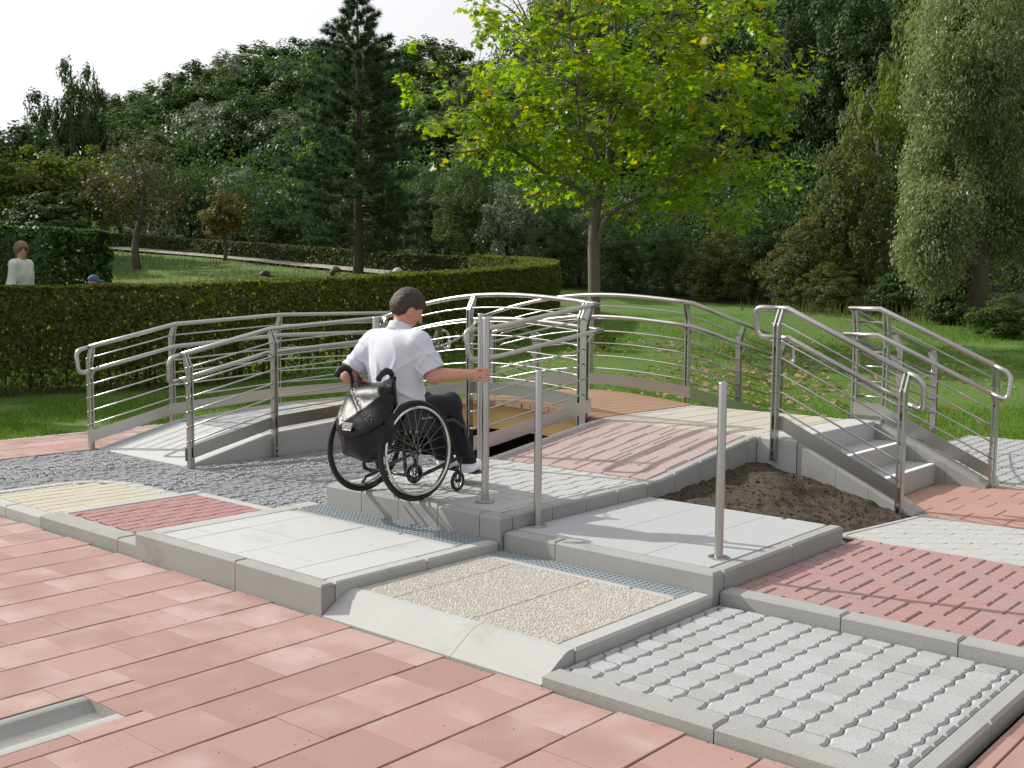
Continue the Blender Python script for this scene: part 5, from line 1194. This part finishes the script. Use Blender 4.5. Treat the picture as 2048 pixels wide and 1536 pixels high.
# ------------------------------------------------------------------ pine
def pine(px, depth, ytop, ybase, label):
    x, y = col_at(px, depth); zb = z_for(px, ybase, depth); H = z_for(px, ytop, depth) - zb
    r = tag(empty('pine_tree', (x, y, zb)), label, 'tree'); mb = MB()
    mb.tube([(.05 * math.sin(t * 3), 0, t * H) for t in np.linspace(-.02, 1, 12)], [.19 * (1 - t) ** .9 + .015 for t in np.linspace(0, 1, 12)], 9); tr = mb.build('trunk', MATS['bark_dark'], r, True)
    P, A = [], []; bb = MB()
    for k in range(190):
        t = .10 + .89 * (k / 190) ** .9; z = t * H; env = 3.0 * (1 - max(t - .22, 0) / .78) ** .72 * (1 if t > .3 else .75 + 1.25 * (t - .1)) + .12
        a = k * 2.4 + RNG.uniform(-.4, .4); l = env * RNG.uniform(.5, 1.12); up = -.05 + .75 * t
        e = np.array((math.cos(a) * l, math.sin(a) * l, z + l * up * .55)); s = np.array((0, 0, z)); m_ = (s + e) / 2 + np.array((0, 0, -.05 * l))
        bb.tube([s, m_, e], [.03 * (1.1 - t), .02 * (1.1 - t), .006], 5)
        for q in range(max(4, int(l * 13))):
            f_ = RNG.uniform(.35, 1.0); c = s * (1-f_)**2 + m_ * 2*f_*(1-f_) + e * f_**2 + RNG.normal(size=3) * .12 * (1.1 - t) * np.array([1, 1, .6]); P.append(c); A.append((e - s) / l)
    tag(bb.build('branches', MATS['bark_dark'], r, True), kind='stuff')
    P = np.array(P); A = np.array(A); per = 30; n = len(P); C = np.repeat(P, per, 0); D = unit(n * per) * .9 + np.repeat(A, per, 0) * .6 + np.array([0, 0, .25]); D /= np.linalg.norm(D, axis=1)[:, None]
    L_ = RNG.uniform(.14, .30, n * per)[:, None]; sd = np.cross(D, unit(n * per)); sd /= np.linalg.norm(sd, axis=1)[:, None]; w = .013
    V = np.stack([C + sd * w, C - sd * w, C + D * L_], 1).reshape(-1, 3)
    new_obj('needles', mesh('needles', V, np.arange(n * per * 3).reshape(-1, 3)), MATS['needle'], r)
pine(716, 40, 2, 552, 'dark pine with a bare pointed tip in front of the wood')
# ------------------------------------------------------------------ plane tree
def W3(px, py, d): p = col_at(px, d); return np.array((p[0], p[1], z_for(px, py, d)))
PD = 22.0
pt_ = tag(empty('plane_tree', (*col_at(1187, PD), z_for(1187, 697, PD))), 'large plane tree with sunlit lobed leaves on the lawn', 'tree')
base = np.array(pt_.location)
limbs = [[(1187, 700, 0), (1187, 640, 0), (1186, 560, 0), (1184, 490, 0), (1186, 438, 0), (1192, 400, 0)],
         [(1188, 505, 0), (1196, 470, -.1), (1208, 440, -.2), (1236, 415, -.4), (1290, 392, -.7), (1350, 350, -1.0), (1410, 295, -1.3), (1450, 240, -1.5)],
         [(1192, 402, 0), (1210, 330, .2), (1212, 250, .3), (1220, 150, .3), (1222, 40, .2), (1226, -90, .1)],
         [(1190, 425, 0), (1160, 385, -.2), (1105, 360, -.5), (1050, 325, -.9), (985, 275, -1.2), (930, 215, -1.4)],
         [(1110, 362, -.5), (1084, 330, -.3), (1078, 250, .1), (1080, 170, .3), (1060, 80, .4)],
         [(1196, 395, .1), (1170, 330, .6), (1152, 255, .9), (1138, 120, 1.1), (1120, -10, 1.2)],
         [(1208, 340, .2), (1250, 285, .5), (1290, 245, .9), (1330, 190, 1.2), (1380, 110, 1.4), (1440, 20, 1.5)],
         [(1236, 415, -.4), (1300, 400, .2), (1390, 395, .6), (1480, 385, .8), (1550, 350, 1.0)],
         [(1205, 430, -.2), (1260, 425, -1.0), (1330, 430, -1.5), (1420, 432, -1.8), (1490, 440, -1.9)],
         [(1212, 260, .3), (1250, 190, -.3), (1300, 110, -.8), (1340, 20, -1.1)],
         [(1050, 325, -.9), (1000, 300, -1.6), (920, 310, -2.1), (860, 300, -2.3)], [(1192, 400, 0), (1196, 340, -.7), (1170, 270, -1.4), (1150, 180, -1.9), (1130, 60, -2.0)], [(1380, 320, -1.1), (1450, 300, -.6), (1530, 240, -.2), (1580, 170, 0)]]
rads = [[.145, .125, .122, .118, .10, .085], [.05, .055, .052, .048, .042, .036, .028, .015], [.078, .06, .05, .04, .028, .014], [.05, .048, .042, .034, .026, .014], [.03, .028, .024, .018, .01], [.05, .042, .034, .026, .014], [.045, .04, .034, .028, .02, .01], [.035, .03, .024, .018, .01], [.032, .028, .022, .016, .008], [.035, .028, .02, .01], [.028, .022, .016, .008], [.05, .04, .034, .026, .014], [.024, .02, .014, .008]]
tm = MB(); limb_pts = []
for L_, rr_ in zip(limbs, rads):
    W_ = [W3(a, b, PD + c) - base for a, b, c in L_]
    # smooth each limb with a Catmull-Rom pass
    Q, RR = [], []
    for i in range(len(W_) - 1):
        p0, p1, p2, p3 = W_[max(i-1, 0)], W_[i], W_[i+1], W_[min(i+2, len(W_)-1)]
        for t in (0, .33, .66): Q.append(.5 * (2*p1 + (p2-p0)*t + (2*p0-5*p1+4*p2-p3)*t*t + (3*p1-p0-3*p2+p3)*t**3)); RR.append(rr_[i] * (1-t) + rr_[i+1] * t)
    Q.append(W_[-1]); RR.append(rr_[-1]); tm.tube(Q, RR, 10)
    if L_ is not limbs[0]: limb_pts += Q[2:]
tm.build('trunk', MATS['bark_plane'], pt_, True)
limb_pts = np.array(limb_pts); bt = MB(); LP, LN = [], []
m_px = PD / FE; cen = W3(1215, 175, PD) - base; RX_, RDN, RUP, RD_ = 4.05, 2.6, 3.7, 3.1
r3 = np.array([RGT[0], RGT[1], 0]); f3 = np.array([FWD[0], FWD[1], 0]); cnt_ = 0
while cnt_ < 520:
    u = unit(1)[0]; k = RNG.random() ** .42; a, b, c = u * k
    dz = c * (RUP if c > 0 else RDN); wid = 1.0 if c > -.35 else 1.0 - .25 * (-.35 - c)
    p = cen + r3 * a * RX_ * wid + f3 * b * RD_ + np.array((0, 0, dz))
    if vnoise(np.array([a * 3 + 5]), np.array([c * 3 + b + 5]), 1.0, 9)[0] < .36 and k > .4: continue
    dd = np.linalg.norm(limb_pts - p, axis=1) + .35 * np.maximum(0, limb_pts[:, 2] - p[2]); q = limb_pts[dd.argmin()]; ln = np.linalg.norm(p - q)
    if ln > 1.9: continue
    cnt_ += 1
    mid_ = (p + q) / 2 + np.array((0, 0, .12 * ln)) + RNG.normal(size=3) * .05 * ln; bt.tube([q, mid_, p], [.012 + .005 * ln, .008, .003], 4)
    n = int(RNG.uniform(14, 32)); rr_ = RNG.uniform(.20, .42); e = unit(n); LP.append(p + e * RNG.random((n, 1)) ** .5 * rr_ * np.array([1.15, 1.15, .75])); LN.append(e * .6 + np.array([0, 0, .9]) + .55 * unit(n))
for L_ in (limbs[1], limbs[7], limbs[8], limbs[10], limbs[12], limbs[3], limbs[6]):
    W_ = np.array([W3(a, b, PD + c) - base for a, b, c in L_]); sg = np.r_[0, np.cumsum(np.linalg.norm(np.diff(W_, axis=0), axis=1))]
    for q in range(int((sg[-1]) * 4.5)):
        t = sg[-1] * (.38 + .66 * RNG.random() ** .7); p = np.array([np.interp(min(t, sg[-1]), sg, W_[:, i]) for i in range(3)]) + RNG.normal(size=3) * .20 + np.array((0, 0, .08))
        n = int(RNG.uniform(12, 24)); e = unit(n); LP.append(p + e * RNG.random((n, 1)) ** .5 * .34 * np.array([1.15, 1.15, .75])); LN.append(e * .6 + np.array([0, 0, .9]) + .55 * unit(n))
tag(bt.build('branches', MATS['bark_plane'], pt_, True), kind='stuff')
LP = np.concatenate(LP); LN = np.concatenate(LN)
new_obj('crown', leafmesh('crown', LP, LN, RNG.uniform(.11, .22, len(LP)), LOBED, 1.0, .25), MATS['leaf_plane'], pt_)
# ------------------------------------------------------------------ willow
wx = tag(empty('willow_tree', (*col_at(1945, 26.5), float(tz(*col_at(1945, 26.5))))), 'tall willow with narrow silvery-green leaves at frame edge', 'tree')
wb = np.array(wx.location); MB().tube([(0, 0, -.1), (.1, .05, 2.0), (.0, .1, 4.5), (.2, 0, 7.5)], [.28, .22, .15, .05], 10).build('trunk', MATS['bark_dark'], wx, True)
lobes = [(1940, 70, 130, 130), (1875, 190, 75, 95), (1985, 190, 110, 120), (1850, 320, 55, 80), (1930, 330, 90, 95), (2030, 320, 100, 120), (1880, 430, 60, 65), (1960, 440, 75, 70), (1850, 510, 55, 60), (1915, 530, 50, 45), (2060, 120, 110, 140), (1868, 70, 55, 70), (2050, 460, 70, 60), (1990, -50, 170, 110), (1840, 420, 40, 50)]
LP, LN = [], []
for (cx_, cy_, rx_, rz_) in lobes:
    c = W3(cx_, cy_, 26.2 + RNG.uniform(-.8, .9)) - wb; ax_, az_ = rx_ * 26.2 / FE, rz_ * 26.2 / FE; ns = int(1.25 * (rx_ * rz_) ** .5)
    for s in range(ns):
        u = unit(1)[0]; k = RNG.uniform(.62, 1.02); p = c + r3 * u[0] * ax_ * k + f3 * u[1] * ax_ * k + np.array((0, 0, u[2] * az_ * k)); n = 90; e = unit(n); rr_ = RNG.uniform(.22, .48)
        LP.append(p + e * rr_ * RNG.uniform(.5, 1.05, (n, 1)) * np.array([1, 1, 1.15]) + np.c_[np.zeros((n, 2)), -.25 * RNG.random(n) ** 2]); LN.append(e * .8 + np.array((0, 0, .4)) + .7 * unit(n))
LP = np.concatenate(LP); LN = np.concatenate(LN)
new_obj('crown', leafmesh('crown', LP, LN, RNG.uniform(.08, .14, len(LP)), DIAMOND, .55, .2, droop=(0, 0, -.55)), MATS['leaf_willow'], wx)
# ------------------------------------------------------------------ hedges
def hedge(name, label, path, height, thick, dens, ls, mat, zoff=0., stems=True, round_=.12):
    C_ = [np.array((*col_at(a, b), 0)) for a, b in path]
    Q = []
    for i in range(len(C_) - 1):
        p0, p1, p2, p3 = C_[max(i-1, 0)], C_[i], C_[i+1], C_[min(i+2, len(C_)-1)]
        for t in np.linspace(0, 1, 7)[:-1]: Q.append(.5 * (2*p1 + (p2-p0)*t + (2*p0-5*p1+4*p2-p3)*t*t + (3*p1-p0-3*p2+p3)*t**3))
    Q.append(C_[-1]); Q = np.array(Q); L = np.r_[0, np.cumsum(np.linalg.norm(np.diff(Q, axis=0), axis=1))]
    n = int(dens * L[-1]); s = RNG.random(n) * L[-1]; x = np.interp(s, L, Q[:, 0]); y = np.interp(s, L, Q[:, 1])
    e = .05; dx = np.interp(np.minimum(s + e, L[-1]), L, Q[:, 0]) - np.interp(np.maximum(s - e, 0), L, Q[:, 0]); dy = np.interp(np.minimum(s + e, L[-1]), L, Q[:, 1]) - np.interp(np.maximum(s - e, 0), L, Q[:, 1]); l = np.hypot(dx, dy); nx_, ny_ = -dy / l, dx / l
    # around the section: two sides, the top, some inside
    w = RNG.random(n); a = np.zeros(n); z = np.zeros(n); na = np.zeros(n); nzv = np.zeros(n)
    side_ = w < .62; a[side_] = np.where(RNG.random(side_.sum()) < .5, -1, 1) * (thick / 2 - np.abs(RNG.normal(size=side_.sum())) * .05 + .02); z[side_] = RNG.random(side_.sum()) ** .8 * height; na[side_] = np.sign(a[side_]); nzv[side_] = .3
    top_ = (w >= .62) & (w < .84); a[top_] = RNG.uniform(-.5, .5, top_.sum()) * thick; z[top_] = height - np.abs(RNG.normal(size=top_.sum())) * .035 + .01; nzv[top_] = 1
    ins = w >= .84; a[ins] = RNG.uniform(-.5, .5, ins.sum()) * thick; z[ins] = RNG.random(ins.sum()) * height; na[ins] = RNG.normal(size=ins.sum()); nzv[ins] = .4
    bulge = (vnoise(s, z * 2, 1.6, 21) - .5) * .10 + (vnoise(s, z * 2, 5, 22) - .5) * .06
    sink = np.where(side_, np.clip((z / height - (1 - round_)) / round_, 0, 1) ** 2 * .10, 0)
    low_ = np.where(side_ & (z < .35), (.35 - z) * .5, 0); a = a * (1 - low_ / thick) + np.where(side_, na * (bulge - sink), 0); z = z + np.where(top_, bulge * .7, 0)
    thin = (z < .30) & (RNG.random(n) < .55); keep = ~thin
    px_, py_ = x + nx_ * a, y + ny_ * a; gz = np.interp(dist(x, y), _TD, _TZ) + zoff
    P = np.c_[px_, py_, gz + z][keep]; Nv = (np.c_[nx_ * na, ny_ * na, nzv] + .75 * unit(n))[keep]
    r = tag(empty(name, (*Q[len(Q)//2][:2], 0)), label, 'hedge'); P = P - np.array(r.location)
    new_obj('foliage', leafmesh('foliage', P, Nv, RNG.uniform(.7, 1.35, len(P)) * ls, DIAMOND, 1.35, .15), MATS[mat], r)
    if stems:
        mb = MB(); k = 0.
        while k < L[-1]:
            p = np.array((np.interp(k, L, Q[:, 0]), np.interp(k, L, Q[:, 1]))) + RNG.normal(size=2) * .07; g = float(np.interp(dist(*p), _TD, _TZ)) + zoff; b = np.array((p[0], p[1], g)) - np.array(r.location)
            for j in range(2): mb.tube([b + (0, 0, -.1), b + (RNG.normal() * .05, RNG.normal() * .05, height * .45), b + (RNG.normal() * .16, RNG.normal() * .16, height * .92)], [.018, .012, .004], 5)
            k += RNG.uniform(.12, .28)
        tag(mb.build('stems', MATS['bark_dark'], r, True), kind='stuff')
    return r
hedge('hedge', 'long clipped hedge with yellowing top behind the ramps', [(-260, 13.7), (0, 14.4), (200, 14.8), (400, 15.5), (600, 17.3), (800, 20.0), (950, 22.7), (1045, 25.2), (1082, 27.5), (1070, 30), (1010, 32), (960, 33.2)], 1.43, .85, 5600, .058, 'leaf_hedge')
hedge('hedge', 'far clipped hedge running along the gravel path', [(215, 56.5), (300, 54), (400, 51), (550, 47.5), (700, 44.5), (850, 42), (948, 40.5)], .72, 1.0, 1300, .11, 'leaf_hedge_far', stems=False, zoff=.12)
hedge('hedge', 'tall dark hedge block behind the walker in pale sweater', [(-120, 30), (0, 29.5), (90, 29), (168, 28.5)], 2.15, 2.2, 2600, .13, 'leaf_dark', stems=False)
# ------------------------------------------------------------------ grass, weeds and fallen leaves
def blades(name, n, dfun, h0, h1, w, mat, label, cat, lean=.35, sh=None):
    px = RNG.uniform(-60, 2110, n); d = dfun(n); a = (px - 1024) / FE; x = CP[0] + d * (FWD[0] + a * RGT[0]); y = CP[1] + d * (FWD[1] + a * RGT[1])
    ok = ~in_plaza(x, y)
    if sh is not None: ok &= sh(px, d, x, y)
    x, y = x[ok], y[ok]; n = len(x); z = tz(x, y) - .005; h = RNG.uniform(h0, h1, n); t = RNG.uniform(0, 6.28, n); u = np.c_[np.cos(t), np.sin(t), np.zeros(n)] * (w * RNG.uniform(.6, 1.3, n))[:, None]
    b = np.c_[x, y, z]; le = np.c_[RNG.normal(size=(n, 2)) * lean, np.ones(n)]; V = np.stack([b - u, b + u, b + le * h[:, None]], 1).reshape(-1, 3)
    o = new_obj(name, mesh(name, V, np.arange(3 * n).reshape(-1, 3)), MATS[mat]); tag(o, label, cat, kind='stuff'); return o
patch = lambda px, d, x, y: vnoise(x, y, 1.1, 31) + .35 * vnoise(x, y, 4, 32) > .42
blades('grass', 190000, lambda n: 9.5 + 20 * RNG.random(n) ** 1.3, .03, .10, .0062, 'grass_blade', 'short lawn grass around the plaza', 'grass', .5, patch)
blades('meadow_grass', 26000, lambda n: RNG.uniform(21, 54, n), .12, .32, .016, 'meadow_blade', 'taller meadow grass beyond the clipped hedge', 'grass', .3, lambda px, d, x, y: (px < 1000) & (d > 20 + (px > 500) * 3) & ~((px < 205) & (d > 26)))
blades('weeds', 9000, lambda n: RNG.uniform(25, 31.5, n), .15, .55, .016, 'weed_blade', 'dry brownish weeds along the wood edge', 'weeds', .22, lambda px, d, x, y: (px > 1480) & (RNG.random(len(px)) < .75) & (d > 31 - (px - 1480) / 90))
n = 1300; px = np.where(RNG.random(n) < .72, RNG.normal(1450, 190, n), RNG.uniform(850, 2040, n)); d = np.where(RNG.random(n) < .6, RNG.normal(16.3, 1.7, n), RNG.uniform(12.3, 23, n)); a = (px - 1024) / FE
x = CP[0] + d * (FWD[0] + a * RGT[0]); y = CP[1] + d * (FWD[1] + a * RGT[1]); ok = ~in_plaza(x, y) & (d > 11.8); x, y = x[ok], y[ok]
P = np.c_[x, y, tz(x, y) + RNG.uniform(.018, .04, len(x))]; Nv = np.array([0, 0, 1.]) + .45 * unit(len(x))
tag(new_obj('fallen_leaves', leafmesh('fallen_leaves', P, Nv, RNG.uniform(.06, .14, len(x)), LOBED, 1., .5), MATS['litter']), 'dry brown fallen leaves scattered over the lawn', 'leaves', kind='stuff')
# small shrub at the foot of the plane tree
x, y = col_at(1205, 20.6); sb_ = tag(empty('shrub', (x, y, float(tz(x, y)))), 'little dark shrub at the foot of the plane tree', 'shrub')
P = unit(260) * np.array([.32, .32, .26]) * RNG.random((260, 1)) ** .4 + [0, 0, .22]; new_obj('foliage', leafmesh('foliage', P, unit(260) + [0, 0, .6], RNG.uniform(.05, .09, 260), DIAMOND, 1.2), MATS['leaf_hedge'], sb_)
MB().tube([(0, 0, -.03), (.03, 0, .25)], [.02, .008], 6).build('stem', MATS['bark_dark'], sb_, True)
